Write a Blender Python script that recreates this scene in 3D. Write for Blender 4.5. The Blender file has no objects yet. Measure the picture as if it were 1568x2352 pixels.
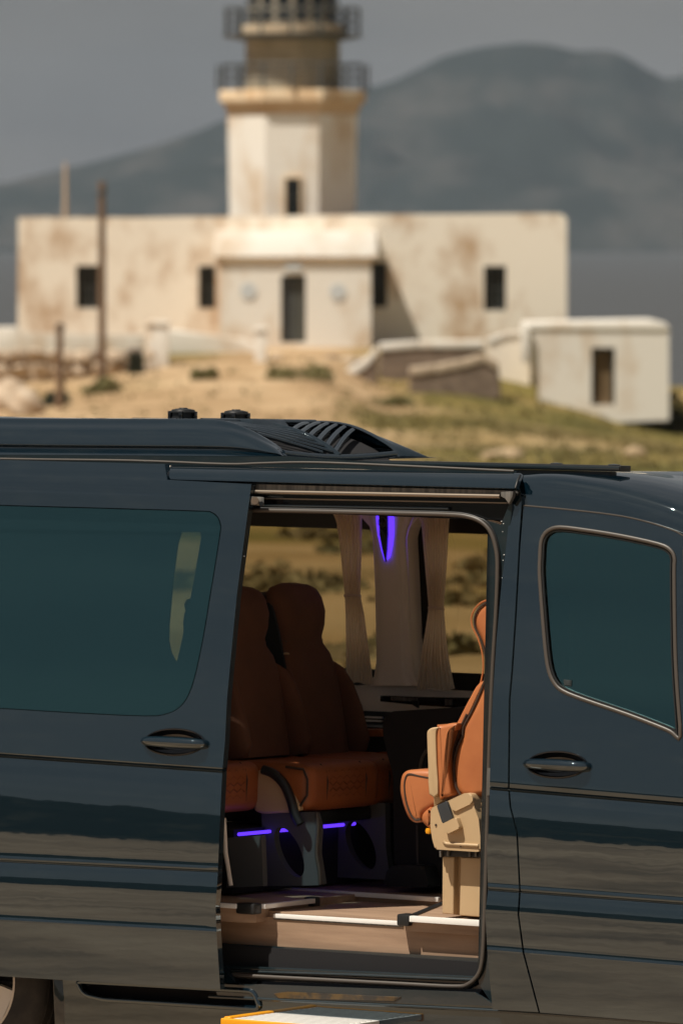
import bpy, bmesh, math, random
import numpy as np
from mathutils import Vector, Matrix
from mathutils.geometry import delaunay_2d_cdt

# ------------------------------------------------------------------ camera, sky, sun, exposure
scene = bpy.context.scene
F = 15200.0            # focal length in units of 1/1568 of the picture's width
CAMZ = 2.85
PITCH = math.atan((1176 - 540) / F)
cam_d = bpy.data.cameras.new('camera')
cam = bpy.data.objects.new('camera', cam_d)
scene.collection.objects.link(cam)
cam_d.sensor_fit = 'HORIZONTAL'
cam_d.sensor_width = 24.0
cam_d.lens = 24.0 * F / 1568.0
cam_d.clip_start = 0.5
cam_d.clip_end = 60000
cam.location = (0, 0, CAMZ)
cam.rotation_euler = (math.pi / 2 - PITCH, 0, 0)
cam_d.dof.use_dof = True
cam_d.dof.focus_distance = 21.7
cam_d.dof.aperture_fstop = cam_d.lens / 1000 / 0.040
scene.camera = cam

SUN = Vector((-0.42, -0.33, 1.0)).normalized()
world = bpy.data.worlds.new('World')
scene.world = world
world.use_nodes = True
wn, wl = world.node_tree.nodes, world.node_tree.links
wn.clear()
w_out = wn.new('ShaderNodeOutputWorld')
w_bg = wn.new('ShaderNodeBackground')
w_sky = wn.new('ShaderNodeTexSky')
w_sky.sky_type = 'NISHITA'
w_sky.sun_disc = False
w_sky.sun_elevation = math.asin(SUN.z)
w_sky.sun_rotation = math.atan2(SUN.x, SUN.y)
w_sky.air_density = 1.0
w_sky.dust_density = 2.0
w_tc = wn.new('ShaderNodeTexCoord')
w_map = wn.new('ShaderNodeMapping')
w_map.inputs['Scale'].default_value = (1, 1, 4.0)
w_noise = wn.new('ShaderNodeTexNoise')
w_noise.inputs['Scale'].default_value = 7.0
w_noise.inputs['Detail'].default_value = 5
w_ramp = wn.new('ShaderNodeValToRGB')          # the grey cloud veil, brighter and duller streaks
w_ramp.color_ramp.elements[0].position = 0.38
w_ramp.color_ramp.elements[0].color = (1.31, 1.30, 1.29, 1)
w_ramp.color_ramp.elements[1].position = 0.70
w_ramp.color_ramp.elements[1].color = (1.86, 1.77, 1.66, 1)
w_mix = wn.new('ShaderNodeMix')
w_mix.data_type = 'RGBA'
w_mix.inputs['Factor'].default_value = 0.92
w_bg.inputs['Strength'].default_value = 0.10
wl.new(w_tc.outputs['Generated'], w_map.inputs['Vector'])
wl.new(w_map.outputs['Vector'], w_noise.inputs['Vector'])
wl.new(w_noise.outputs['Fac'], w_ramp.inputs['Fac'])
wl.new(w_sky.outputs['Color'], w_mix.inputs['A'])
wl.new(w_ramp.outputs['Color'], w_mix.inputs['B'])
wl.new(w_mix.outputs['Result'], w_bg.inputs['Color'])
wl.new(w_bg.outputs['Background'], w_out.inputs['Surface'])

sun_d = bpy.data.lights.new('sun', 'SUN')
sun_d.energy = 4.4
sun_d.angle = math.radians(0.53)
sun_d.color = (1.0, 0.92, 0.80)
sun_o = bpy.data.objects.new('sun', sun_d)
scene.collection.objects.link(sun_o)
sun_o.location = (-40, -30, 80)
sun_o.rotation_euler = SUN.to_track_quat('Z', 'Y').to_euler()

scene.view_settings.view_transform = 'Standard'
scene.view_settings.look = 'None'
scene.view_settings.exposure = 0.25
scene.view_settings.gamma = 1.0
scene.render.engine = 'CYCLES'
scene.cycles.use_denoising = True
scene.cycles.max_bounces = 10
scene.cycles.transparent_max_bounces = 16
scene.cycles.caustics_reflective = False
scene.cycles.caustics_refractive = False
scene.cycles.sample_clamp_indirect = 6.0

rnd = random.Random(7)

# ------------------------------------------------------------------ where a pixel of the photograph lies in the place
def ray(px, py):
    a, b = (px - 784) / F, (1176 - py) / F
    c, s = math.cos(PITCH), math.sin(PITCH)
    return Vector((a, c + b * s, b * c - s))

CAM = Vector((0, 0, CAMZ))
PSI = math.radians(30)
_vx = Vector((math.cos(PSI), -math.sin(PSI), -0.006)).normalized()
_vy = Vector((math.sin(PSI), math.cos(PSI), -math.tan(math.radians(1.8))))
_vz = _vx.cross(_vy).normalized()
_vy = _vz.cross(_vx).normalized()
VR = Matrix((_vx, _vy, _vz)).transposed()
_r = ray(784, 2485)
VO = CAM + _r * (22.03 / _r.y)
VRT = VR.transposed()
CAML = VRT @ (CAM - VO)

def V(px, py, y=0.0):
    """point of the van (its own frame) seen at a pixel, at depth y behind the near side"""
    d = VRT @ ray(px, py)
    return CAML + d * ((y - CAML.y) / d.y)

def B(px, py, Y):
    """world point seen at a pixel at distance Y"""
    d = ray(px, py)
    return CAM + d * (Y / d.y)

def crop(x0, y0, s):
    k = 1568 / 2731
    return lambda pts: [((x0 + x / s) * k, (y0 + y / s) * k) for x, y in pts]
c3 = crop(0, 1600, 1.12)
c4 = crop(900, 1600, 1568 / 1200)
c5 = crop(1800, 1700, 1568 / 931)
c8 = crop(1800, 2800, 1568 / 931)
cw = crop(1280, 2000, 1568 / 720)
cs = crop(1560, 2850, 1516 / 580)
cb = crop(1900, 1800, 1568 / 500)

# ------------------------------------------------------------------ objects
ROOT = scene.collection
def link(o):
    ROOT.objects.link(o)
    return o

def thing(name, label, cat, loc=(0, 0, 0), group=None):
    o = link(bpy.data.objects.new(name, None))
    o.empty_display_size = 0.2
    o.location = loc
    o['label'] = label
    o['category'] = cat
    o['kind'] = 'thing'
    if group:
        o['group'] = group
    return o

def tag(o, label, cat, group=None):
    o['label'] = label
    o['category'] = cat
    o['kind'] = 'thing'
    if group:
        o['group'] = group
    return o

def put(name, me, mat, parent=None, kind=None):
    o = link(bpy.data.objects.new(name, me))
    if mat is not None and not me.materials:
        me.materials.append(mat)
    if parent is not None:
        o.parent = parent
    if kind:
        o['kind'] = kind
    return o

def shade(me, angle=35):
    me.polygons.foreach_set('use_smooth', [True] * len(me.polygons))
    try:
        me.set_sharp_from_angle(angle=math.radians(angle))
    except Exception:
        pass
    return me

def from_bm(bm, name, smooth=35):
    bmesh.ops.recalc_face_normals(bm, faces=bm.faces)
    me = bpy.data.meshes.new(name)
    bm.to_mesh(me)
    bm.free()
    if smooth:
        shade(me, smooth)
    return me

def from_data(name, vs, fs, smooth=35, fix=True):
    bm = bmesh.new()
    bv = [bm.verts.new(v) for v in vs]
    for f in fs:
        try:
            bm.faces.new([bv[i] for i in f])
        except ValueError:
            pass
    if not fix:
        me = bpy.data.meshes.new(name)
        bm.to_mesh(me)
        bm.free()
        if smooth:
            shade(me, smooth)
        return me
    return from_bm(bm, name, smooth)

def box_me(name, x0, x1, y0, y1, z0, z1, bevel=0.0, seg=2):
    bm = bmesh.new()
    bmesh.ops.create_cube(bm, size=1)
    for v in bm.verts:
        v.co = Vector((x0 + (v.co.x + .5) * (x1 - x0), y0 + (v.co.y + .5) * (y1 - y0), z0 + (v.co.z + .5) * (z1 - z0)))
    if bevel:
        bmesh.ops.bevel(bm, geom=bm.edges[:], offset=bevel, segments=seg, affect='EDGES', profile=0.6)
    return from_bm(bm, name)

def hexa_me(name, p, bevel=0.0, seg=2):
    """eight corners: bottom four then top four, same order"""
    bm = bmesh.new()
    v = [bm.verts.new(q) for q in p]
    for f in ((0, 1, 2, 3), (4, 5, 6, 7), (0, 1, 5, 4), (1, 2, 6, 5), (2, 3, 7, 6), (3, 0, 4, 7)):
        bm.faces.new([v[i] for i in f])
    if bevel:
        bmesh.ops.bevel(bm, geom=bm.edges[:], offset=bevel, segments=seg, affect='EDGES', profile=0.6)
    return from_bm(bm, name)

def prism_me(name, poly, d, bevel=0.0, seg=2, smooth=35):
    """polygon of 3D points swept along d"""
    d = Vector(d)
    bm = bmesh.new()
    a = [bm.verts.new(p) for p in poly]
    b = [bm.verts.new(Vector(p) + d) for p in poly]
    f1 = bm.faces.new(a)
    f2 = bm.faces.new(b[::-1])
    n = len(poly)
    for i in range(n):
        bm.faces.new((a[i], b[i], b[(i + 1) % n], a[(i + 1) % n]))
    if bevel:
        rim = [e for e in bm.edges if (e.verts[0] in a and e.verts[1] in a) or (e.verts[0] in b and e.verts[1] in b)]
        bmesh.ops.bevel(bm, geom=rim, offset=bevel, segments=seg, affect='EDGES', profile=0.6)
    bmesh.ops.triangulate(bm, faces=[f for f in bm.faces if len(f.verts) > 4])
    return from_bm(bm, name, smooth)

def tube_me(name, pts, r, n=8, closed=False, cap=True, flat=1.0, up=(0, 1, 0)):
    """round or oval bar along points; r a number or one per point"""
    pts = [Vector(p) for p in pts]
    m = len(pts)
    rs = r if isinstance(r, (list, tuple)) else [r] * m
    vs, fs = [], []
    up = Vector(up)
    for i, p in enumerate(pts):
        if closed:
            t = pts[(i + 1) % m] - pts[i - 1]
        else:
            t = pts[min(i + 1, m - 1)] - pts[max(i - 1, 0)]
        t.normalize()
        u = t.cross(up)
        if u.length < 1e-4:
            u = t.cross(Vector((1, 0, 0)))
        u.normalize()
        w = u.cross(t).normalized()
        for k in range(n):
            a = 2 * math.pi * k / n
            vs.append(p + u * (rs[i] * math.cos(a)) + w * (rs[i] * flat * math.sin(a)))
    for i in range(m if closed else m - 1):
        j = (i + 1) % m
        for k in range(n):
            fs.append((i * n + k, i * n + (k + 1) % n, j * n + (k + 1) % n, j * n + k))
    if cap and not closed:
        fs.append(tuple(range(n)))
        fs.append(tuple((m - 1) * n + k for k in range(n)))
    return from_data(name, vs, fs, 50)

def lathe_me(name, prof, n=24, centre=(0, 0, 0), smooth=40):
    vs, fs = [], []
    c = Vector(centre)
    for r, z in prof:
        for k in range(n):
            a = 2 * math.pi * k / n
            vs.append(c + Vector((r * math.cos(a), r * math.sin(a), z)))
    m = len(prof)
    for i in range(m - 1):
        for k in range(n):
            fs.append((i * n + k, i * n + (k + 1) % n, (i + 1) * n + (k + 1) % n, (i + 1) * n + k))
    fs.append(tuple(range(n)))
    fs.append(tuple((m - 1) * n + k for k in range(n)))
    return from_data(name, vs, fs, smooth)

def smooth_line(pts, per=6, closed=False):
    """Catmull-Rom through points (tuples of any length)"""
    P = [np.array(p, float) for p in pts]
    n = len(P)
    out = []
    rng = n if closed else n - 1
    for i in range(rng):
        if closed:
            p0, p1, p2, p3 = P[i - 1], P[i], P[(i + 1) % n], P[(i + 2) % n]
        else:
            p1, p2 = P[i], P[i + 1]
            p0 = P[i - 1] if i > 0 else 2 * p1 - p2
            p3 = P[i + 2] if i + 2 < n else 2 * p2 - p1
        for k in range(per):
            t = k / per
            out.append(tuple(0.5 * ((2 * p1) + (-p0 + p2) * t + (2 * p0 - 5 * p1 + 4 * p2 - p3) * t * t + (-p0 + 3 * p1 - 3 * p2 + p3) * t ** 3)))
    if not closed:
        out.append(tuple(P[-1]))
    return out

def loft_me(name, rows, per_u=4, per_v=4, smooth=60, thick=None):
    """surface through rows of points, smoothed both ways"""
    rows = [smooth_line([tuple(p) for p in r], per_u) for r in rows]
    cols = [smooth_line([r[i] for r in rows], per_v) for i in range(len(rows[0]))]
    nu, nv = len(cols), len(cols[0])
    vs = [Vector(c[j]) for c in cols for j in range(nv)]
    fs = [(i * nv + j, i * nv + j + 1, (i + 1) * nv + j + 1, (i + 1) * nv + j) for i in range(nu - 1) for j in range(nv - 1)]
    if thick:
        t = Vector(thick)
        N = len(vs)
        vs2 = vs + [v + t for v in vs]
        fs2 = fs + [tuple(reversed([k + N for k in f])) for f in fs]
        rim = [i * nv for i in range(nu)] + [(nu - 1) * nv + j for j in range(1, nv)] + \
              [i * nv + nv - 1 for i in range(nu - 2, -1, -1)] + [j for j in range(nv - 2, 0, -1)]
        for a, b in zip(rim, rim[1:] + rim[:1]):
            fs2.append((a, b, b + N, a + N))
        vs, fs = vs2, fs2
    return from_data(name, vs, fs, smooth)

def round_poly(pts, r, seg=5):
    """polygon with rounded corners; r a number or one per corner"""
    n = len(pts)
    out = []
    for i in range(n):
        p, a, b = np.array(pts[i], float), np.array(pts[i - 1], float), np.array(pts[(i + 1) % n], float)
        ri = r[i] if isinstance(r, (list, tuple)) else r
        if ri <= 0:
            out.append(tuple(p))
            continue
        da, db = a - p, b - p
        la, lb = np.linalg.norm(da), np.linalg.norm(db)
        t = min(ri, la * .48, lb * .48)
        s, e = p + da / la * t, p + db / lb * t
        for k in range(seg + 1):
            u = k / seg
            out.append(tuple((1 - u) ** 2 * s + 2 * u * (1 - u) * p + u * u * e))
    return out

def inside(p, poly):
    x, y = p
    c = False
    n = len(poly)
    for i in range(n):
        x1, y1 = poly[i]
        x2, y2 = poly[i - 1]
        if (y1 > y) != (y2 > y) and x < (x2 - x1) * (y - y1) / (y2 - y1) + x1:
            c = not c
    return c

def densify(poly, step):
    out = []
    n = len(poly)
    for i in range(n):
        a, b = np.array(poly[i], float), np.array(poly[(i + 1) % n], float)
        k = max(1, int(np.linalg.norm(b - a) / step))
        for j in range(k):
            out.append(tuple(a + (b - a) * j / k))
    return out

def cut_rows(poly, rows):
    """extra outline points where the outline crosses the given rows"""
    if not len(rows):
        return poly
    out = []
    n = len(poly)
    for i in range(n):
        (x0, y0), (x1, y1) = poly[i], poly[(i + 1) % n]
        out.append(poly[i])
        ts = sorted((r - y0) / (y1 - y0) for r in rows if abs(y1 - y0) > 1e-6 and min(y0, y1) + .15 < r < max(y0, y1) - .15)
        last = 0.0
        for t in ts:
            if (t - last) * abs(y1 - y0) > .3:
                out.append((x0 + (x1 - x0) * t, y0 + (y1 - y0) * t))
                last = t
    return out

def sheet_me(name, outline, holes, pos, nrm=None, us=(), vs=(), back=(0, .03, 0), step=18, margin=3):
    """a plate with holes: outline and holes in (u, v); pos(u, v) gives the point; nrm(u, v) its normal; back = thickness"""
    loops = [cut_rows(densify(outline, step), vs)] + [cut_rows(densify(h, step), vs) for h in holes]
    pts, edges = [], []
    for L in loops:
        o = len(pts)
        pts += L
        edges += [(o + i, o + (i + 1) % len(L)) for i in range(len(L))]
    bp = np.array(pts)
    for v in vs:
        for u in us:
            if inside((u, v), loops[0]) and not any(inside((u, v), h) for h in loops[1:]):
                if np.min(np.abs(bp[:, 0] - u) + np.abs(bp[:, 1] - v)) > margin:
                    pts.append((u, v))
    out = delaunay_2d_cdt([Vector(p) for p in pts], edges, [], 0, 1e-4)
    ov = out[0]
    of = []
    for f in out[2]:
        m = (sum(ov[i].x for i in f) / len(f), sum(ov[i].y for i in f) / len(f))
        if inside(m, loops[0]) and not any(inside(m, h) for h in loops[1:]):
            of.append(f)
    N = len(ov)
    front = [Vector(pos(p.x, p.y)) for p in ov]
    bk = Vector(back)
    rear = [p + bk for p in front]
    cnt = {}
    faces = []
    for f in of:
        f = list(f)
        a, b, c = front[f[0]], front[f[1]], front[f[2]]
        if (b - a).cross(c - a).dot(bk) > 0:
            f.reverse()
        faces.append(tuple(f))
        for i in range(len(f)):
            e = (f[i], f[(i + 1) % len(f)])
            cnt[e] = 1
    allf = list(faces)
    for f in faces:
        allf.append(tuple(k + N for k in reversed(f)))
    for (a, b) in cnt:
        if (b, a) not in cnt:
            allf.append((b + 2 * N, a + 2 * N, a + 3 * N, b + 3 * N))
    me = bpy.data.meshes.new(name)
    rimv = sorted({i - 2 * N for f in allf for i in f if i >= 2 * N and i < 3 * N})
    slot = {v: k for k, v in enumerate(rimv)}
    R = len(rimv)
    allf = [tuple(i if i < 2 * N else (2 * N + slot[i - 2 * N] if i < 3 * N else 2 * N + R + slot[i - 3 * N]) for i in f) for f in allf]
    me.from_pydata(front + rear + [front[i] for i in rimv] + [rear[i] for i in rimv], [], allf)
    me.update()
    if nrm:
        me.polygons.foreach_set('use_smooth', [True] * len(me.polygons))
        nv = [Vector(nrm(p.x, p.y)) for p in ov]
        ln = []
        nf = len(faces)
        for k, poly in enumerate(me.polygons):
            for vi in poly.vertices:
                ln.append(nv[vi] if k < nf else poly.normal.copy())
        me.normals_split_custom_set([tuple(v) for v in ln])
    return me

def resample(poly, n):
    P = np.array(list(poly) + [poly[0]], float)
    d = np.concatenate([[0], np.cumsum(np.hypot(*np.diff(P, axis=0).T))])
    t = np.linspace(0, d[-1], n, endpoint=False)
    return np.stack([np.interp(t, d, P[:, 0]), np.interp(t, d, P[:, 1])], 1)

def pillow_me(name, poly, y, t, r, bulge=0.0, n=96, seg=5):
    """upholstered slab: outline in the picture at depth y, thickness t, edges rounded by r metres, faces bulging by bulge"""
    P = resample(poly, n)
    area = 0.5 * np.sum(P[:, 0] * np.roll(P[:, 1], -1) - np.roll(P[:, 0], -1) * P[:, 1])
    T = np.roll(P, -2, 0) - np.roll(P, 2, 0)
    T /= np.linalg.norm(T, axis=1)[:, None] + 1e-9
    Nn = np.stack([-T[:, 1], T[:, 0]], 1) * (1 if area > 0 else -1)
    rp = r * 650
    rings = []
    for k in range(seg + 1):
        a = math.pi / 2 * k / seg
        rings.append((rp * (1 - math.sin(a)), r * (1 - math.cos(a))))
    vs, fs = [], []
    for ins, dep in rings:
        Q = P + Nn * ins
        vs += [V(q[0], q[1], y + dep) for q in Q]
    for ins, dep in reversed(rings):
        Q = P + Nn * ins
        vs += [V(q[0], q[1], y + dep) + Vector((0, t - 2 * dep, 0)) for q in Q]
    m = 2 * len(rings)
    for i in range(m - 1):
        for k in range(n):
            fs.append((i * n + k, i * n + (k + 1) % n, (i + 1) * n + (k + 1) % n, (i + 1) * n + k))
    C = P.mean(0)
    Q = P + Nn * rp
    for base, off, dy in ((0, 0, -bulge), ((m - 1) * n, t, bulge)):
        loop = [Vector((q[0], q[1])) for q in Q]
        out = delaunay_2d_cdt(loop, [(i, (i + 1) % n) for i in range(n)], [], 1, 1e-5)
        if len(out[0]) == n:
            for f in out[2]:
                fs.append(tuple(base + i for i in f))
        else:
            fs.append(tuple(base + i for i in range(n)))
    return from_data(name, vs, fs, 50)

# ------------------------------------------------------------------ materials
MATS = {}
def mat(name, col, rough=0.6, metal=0.0, coat=0.0, spec=0.5, cior=1.5, noise=None, bump=None, emit=None, alpha=None):
    m = bpy.data.materials.new(name)
    m.use_nodes = True
    nt = m.node_tree
    p = nt.nodes['Principled BSDF']
    p.inputs['Base Color'].default_value = (*col, 1)
    p.inputs['Roughness'].default_value = rough
    p.inputs['Metallic'].default_value = metal
    p.inputs['Coat Weight'].default_value = coat
    p.inputs['Coat Roughness'].default_value = 0.012
    p.inputs['Coat IOR'].default_value = cior
    p.inputs['Specular IOR Level'].default_value = spec
    tc = None
    def coord(scale):
        nonlocal tc
        if tc is None:
            tc = nt.nodes.new('ShaderNodeTexCoord')
        mp = nt.nodes.new('ShaderNodeMapping')
        mp.inputs['Scale'].default_value = scale if isinstance(scale, tuple) else (scale,) * 3
        nt.links.new(tc.outputs['Object'], mp.inputs['Vector'])
        return mp.outputs['Vector']
    if noise:   # (scale, second colour, low, high)
        tx = nt.nodes.new('ShaderNodeTexNoise')
        tx.inputs['Scale'].default_value = 1.0
        tx.inputs['Detail'].default_value = 6
        tx.inputs['Roughness'].default_value = 0.6
        nt.links.new(coord(noise[0]), tx.inputs['Vector'])
        rp = nt.nodes.new('ShaderNodeValToRGB')
        rp.color_ramp.elements[0].position = noise[2]
        rp.color_ramp.elements[0].color = (*col, 1)
        rp.color_ramp.elements[1].position = noise[3]
        rp.color_ramp.elements[1].color = (*noise[1], 1)
        nt.links.new(tx.outputs['Fac'], rp.inputs['Fac'])
        nt.links.new(rp.outputs['Color'], p.inputs['Base Color'])
    if bump:    # (scale, strength, distance)
        tx = nt.nodes.new('ShaderNodeTexNoise')
        tx.inputs['Scale'].default_value = 1.0
        tx.inputs['Detail'].default_value = 4
        nt.links.new(coord(bump[0]), tx.inputs['Vector'])
        bp = nt.nodes.new('ShaderNodeBump')
        bp.inputs['Strength'].default_value = bump[1]
        bp.inputs['Distance'].default_value = bump[2]
        nt.links.new(tx.outputs['Fac'], bp.inputs['Height'])
        nt.links.new(bp.outputs['Normal'], p.inputs['Normal'])
        if coat:
            nt.links.new(bp.outputs['Normal'], p.inputs['Coat Normal'])
    if emit:
        p.inputs['Emission Color'].default_value = (*emit[0], 1)
        p.inputs['Emission Strength'].default_value = emit[1]
    MATS[name] = m
    return m

def glass(name, tint, rough=0.0, ior=1.5, refl=(1, 1, 1)):
    m = bpy.data.materials.new(name)
    m.use_nodes = True
    nt = m.node_tree
    nt.nodes.remove(nt.nodes['Principled BSDF'])
    out = nt.nodes['Material Output']
    tr = nt.nodes.new('ShaderNodeBsdfTransparent')
    tr.inputs['Color'].default_value = (*tint, 1)
    gl = nt.nodes.new('ShaderNodeBsdfGlossy')
    gl.inputs['Roughness'].default_value = rough
    gl.inputs['Color'].default_value = (*refl, 1)
    fr = nt.nodes.new('ShaderNodeFresnel')
    fr.inputs['IOR'].default_value = ior
    mx = nt.nodes.new('ShaderNodeMixShader')
    ge = nt.nodes.new('ShaderNodeNewGeometry')
    iv = nt.nodes.new('ShaderNodeMath')
    iv.operation = 'SUBTRACT'
    iv.inputs[0].default_value = 1.0
    nt.links.new(ge.outputs['Backfacing'], iv.inputs[1])
    mu = nt.nodes.new('ShaderNodeMath')
    mu.operation = 'MULTIPLY'
    nt.links.new(fr.outputs['Fac'], mu.inputs[0])
    nt.links.new(iv.outputs['Value'], mu.inputs[1])
    nt.links.new(mu.outputs['Value'], mx.inputs['Fac'])
    nt.links.new(tr.outputs['BSDF'], mx.inputs[1])
    nt.links.new(gl.outputs['BSDF'], mx.inputs[2])
    nt.links.new(mx.outputs['Shader'], out.inputs['Surface'])
    return m

M_paint = mat('van_paint', (0.002, 0.008, 0.014), rough=0.02, noise=((5, 5, 26), (0.010, 0.016, 0.020), 0.52, 0.85), bump=((1.9, 1.9, 4), 0.055, 0.01))
_p = M_paint.node_tree.nodes['Principled BSDF']
_p.inputs['IOR'].default_value = 2.2
_p.inputs['Specular Tint'].default_value = (0.86, 1.0, 1.05, 1)
M_paint_dust = mat('dusty_paint', (0.012, 0.022, 0.027), rough=0.4, coat=0.9, spec=0.2, cior=1.7, noise=((9, 9, 30), (0.028, 0.033, 0.036), 0.5, 0.85))
M_black = mat('black_plastic', (0.012, 0.013, 0.014), rough=0.45)
M_blackgloss = mat('gloss_black', (0.006, 0.007, 0.009), rough=0.12, coat=0.6)
M_frit = mat('frit', (0.004, 0.004, 0.005), rough=0.3)
M_rubber = mat('rubber_seal', (0.070, 0.060, 0.051), rough=0.42, spec=0.6)
M_alu = mat('rail_metal', (0.30, 0.25, 0.20), rough=0.35, metal=0.8)
M_rack = mat('rail_teeth', (0.10, 0.10, 0.095), rough=0.5, metal=0.4, noise=((60, 60, 4), (0.22, 0.21, 0.19), 0.4, 0.6))
M_strip = mat('trim_strip', (0.86, 0.85, 0.82), rough=0.35)  # white stands in for the floor strips' LED glow
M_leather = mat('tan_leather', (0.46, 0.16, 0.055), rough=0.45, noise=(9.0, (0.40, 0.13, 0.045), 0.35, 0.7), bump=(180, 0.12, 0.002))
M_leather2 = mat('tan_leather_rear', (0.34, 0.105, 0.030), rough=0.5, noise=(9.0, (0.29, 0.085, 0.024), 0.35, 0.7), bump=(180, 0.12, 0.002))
M_brown = mat('shaded_leather', (0.14, 0.062, 0.034), rough=0.85, noise=(9.0, (0.11, 0.050, 0.028), 0.35, 0.7))  # rear backs' leather, with the cabin shade darkened into its colour
M_seam = mat('seam_thread', (0.20, 0.06, 0.018), rough=0.6)
M_piping = mat('brown_piping', (0.045, 0.028, 0.02), rough=0.5)
M_beige = mat('beige_plastic', (0.52, 0.37, 0.21), rough=0.45, noise=(4.0, (0.48, 0.34, 0.19), 0.3, 0.7))
M_trim = mat('beige_trim', (0.86, 0.82, 0.76), rough=0.8, noise=(6.0, (0.81, 0.77, 0.70), 0.3, 0.7))
M_curtain = mat('curtain_cloth', (0.90, 0.83, 0.74), rough=0.9, noise=((40, 40, 3), (0.80, 0.72, 0.63), 0.3, 0.7))
_nt = M_curtain.node_tree
_tr = _nt.nodes.new('ShaderNodeBsdfTranslucent')
_tr.inputs['Color'].default_value = (1.0, 0.94, 0.86, 1)
_mx = _nt.nodes.new('ShaderNodeMixShader')
_mx.inputs['Fac'].default_value = 0.6
_nt.links.new(_nt.nodes['Principled BSDF'].outputs['BSDF'], _mx.inputs[1])
_nt.links.new(_tr.outputs['BSDF'], _mx.inputs[2])
_nt.links.new(_mx.outputs['Shader'], _nt.nodes['Material Output'].inputs['Surface'])
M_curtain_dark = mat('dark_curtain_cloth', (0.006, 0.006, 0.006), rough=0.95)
M_wood = mat('wood_vinyl', (0.40, 0.27, 0.18), rough=0.55, noise=((2.5, 14, 30), (0.27, 0.175, 0.115), 0.35, 0.7))
M_dark = mat('dark_carpet', (0.010, 0.010, 0.012), rough=0.95)
M_greyleg = mat('grey_leg', (0.085, 0.09, 0.095), rough=0.6)
M_lamp = mat('violet_lamp', (0.05, 0.02, 0.2), emit=((0.10, 0.03, 1.0), 1.5))
M_yellow = mat('yellow_edge', (0.85, 0.36, 0.01), rough=0.4)
M_white = mat('white_plate', (0.82, 0.81, 0.78), rough=0.45)
M_tyre = mat('tyre_rubber', (0.022, 0.021, 0.020), rough=0.8, noise=(14, (0.05, 0.045, 0.038), 0.45, 0.75))
M_rim = mat('alloy_rim', (0.72, 0.69, 0.64), rough=0.4, metal=0.25)
M_silver = mat('emblem_silver', (0.10, 0.10, 0.12), rough=0.3, metal=0.7)
G_front = glass('door_glass', (0.18, 0.22, 0.23), ior=2.3, refl=(.46, 1.0, 1.06))
G_clear = glass('screen_glass', (0.75, 0.8, 0.8), ior=1.5)
G_slide = glass('privacy_glass', (0.56, 0.68, 0.71), ior=2.3, refl=(.46, 1.0, 1.06))
G_far = glass('tinted_glass', (0.68, 0.64, 0.56), ior=1.45)
# ------------------------------------------------------------------ the van
van = thing('passenger_van', 'dark blue-black passenger van with its sliding side door open', 'van')
van.matrix_world = Matrix.Translation(VO) @ VR.to_4x4()

def integ(tab, c0, y0):
    """depth profile from a table of (row, lean in degrees)"""
    cs_ = np.arange(1000, 2500, 0.5)
    ta = np.interp(cs_, [t[0] for t in tab], [t[1] for t in tab])
    dy = -np.tan(np.radians(ta)) / 690 * 0.5
    y = np.cumsum(dy)
    y += y0 - np.interp(c0, cs_, y)
    return lambda c: float(np.interp(c, cs_, y))

class Side:
    def __init__(self, ref, rows, slopes, tab, c0, y0):
        self.ref, self.rows, self.sl = ref, rows, slopes
        self.prof = integ(tab, c0, y0)
    def py(self, px, c):
        return c + float(np.interp(c, self.rows, self.sl)) * (px - self.ref)
    def c(self, px, py):
        c = py
        for _ in range(6):
            c = py - float(np.interp(c, self.rows, self.sl)) * (px - self.ref)
        return c
    def uv(self, pts):
        return [(x, self.c(x, y)) for x, y in pts]
    def pos(self, u, c, off=0.0):
        return V(u, self.py(u, c), self.prof(c) + off)
    def nrm(self, u, c):
        a = self.pos(u + 2, c) - self.pos(u - 2, c)
        b = self.pos(u, c + .6) - self.pos(u, c - .6)
        n = a.cross(b).normalized()
        return n if n.y < 0 else -n
    def at(self, px, py, off=0.0):
        return self.pos(px, self.c(px, py), off)

DOOR_TAB = [(1000, 40), (1100, 28), (1130, 12), (1136, 12), (1138, 30), (1141, 30), (1143, 7), (1640, 5.2), (1757, 4.5), (1758, -20), (1760, -65),
            (1764, -65), (1765, 60), (1767, 60), (1770, 8), (1850, 3.6), (1890, 2.5), (1955, 1.0), (1985, 0.2), (1986, 9), (1994, 9), (1995, -55), (1998, -55),
            (1999, 40), (2001, 30), (2004, 8), (2038, 3.0), (2054, 1.2), (2130, -0.6), (2131, 16), (2134.5, 16), (2135.5, -1.2), (2268, -3), (2500, -6)]
FRONT_TAB = [(1000, 12), (1100, 9), (1200, 7.2), (1640, 5.2), (1820, 4.2), (1822, -9), (1829, -9), (1830, -65), (1834, -65), (1835, 60), (1837, 60), (1840, 8),
             (1880, 4), (1905, 2.5), (1950, 1.0), (2050, -0.6), (2051, 9), (2061, 9), (2062, -55), (2065, -55), (2066, 40), (2068, 30), (2071, 8),
             (2104, 3.0), (2116, 1.2), (2200, -0.6), (2201, 16), (2204.5, 16), (2205.5, -1.2), (2340, -3), (2500, -6)]
DS = Side(400, [1055, 1139, 1166, 1640, 1764, 2001, 2137, 2300], [.022, .033, .030, .054, .070, .0476, .055, .061], DOOR_TAB, 1764, -0.062)
FS = Side(1400, [1080, 1170, 1835, 2066, 2207, 2350], [.045, .05, .085, .073, .083, .078], FRONT_TAB, 1835, 0.0)
D_ROWS = sorted(set([t[0] for t in DOOR_TAB] + list(range(1060, 2280, 24)) + list(range(1058, 1150, 6)) + [1740, 1747, 1757, 1775, 1780, 1990, 2008, 2014, 2046, 2062, 2133, 2142]))
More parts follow.
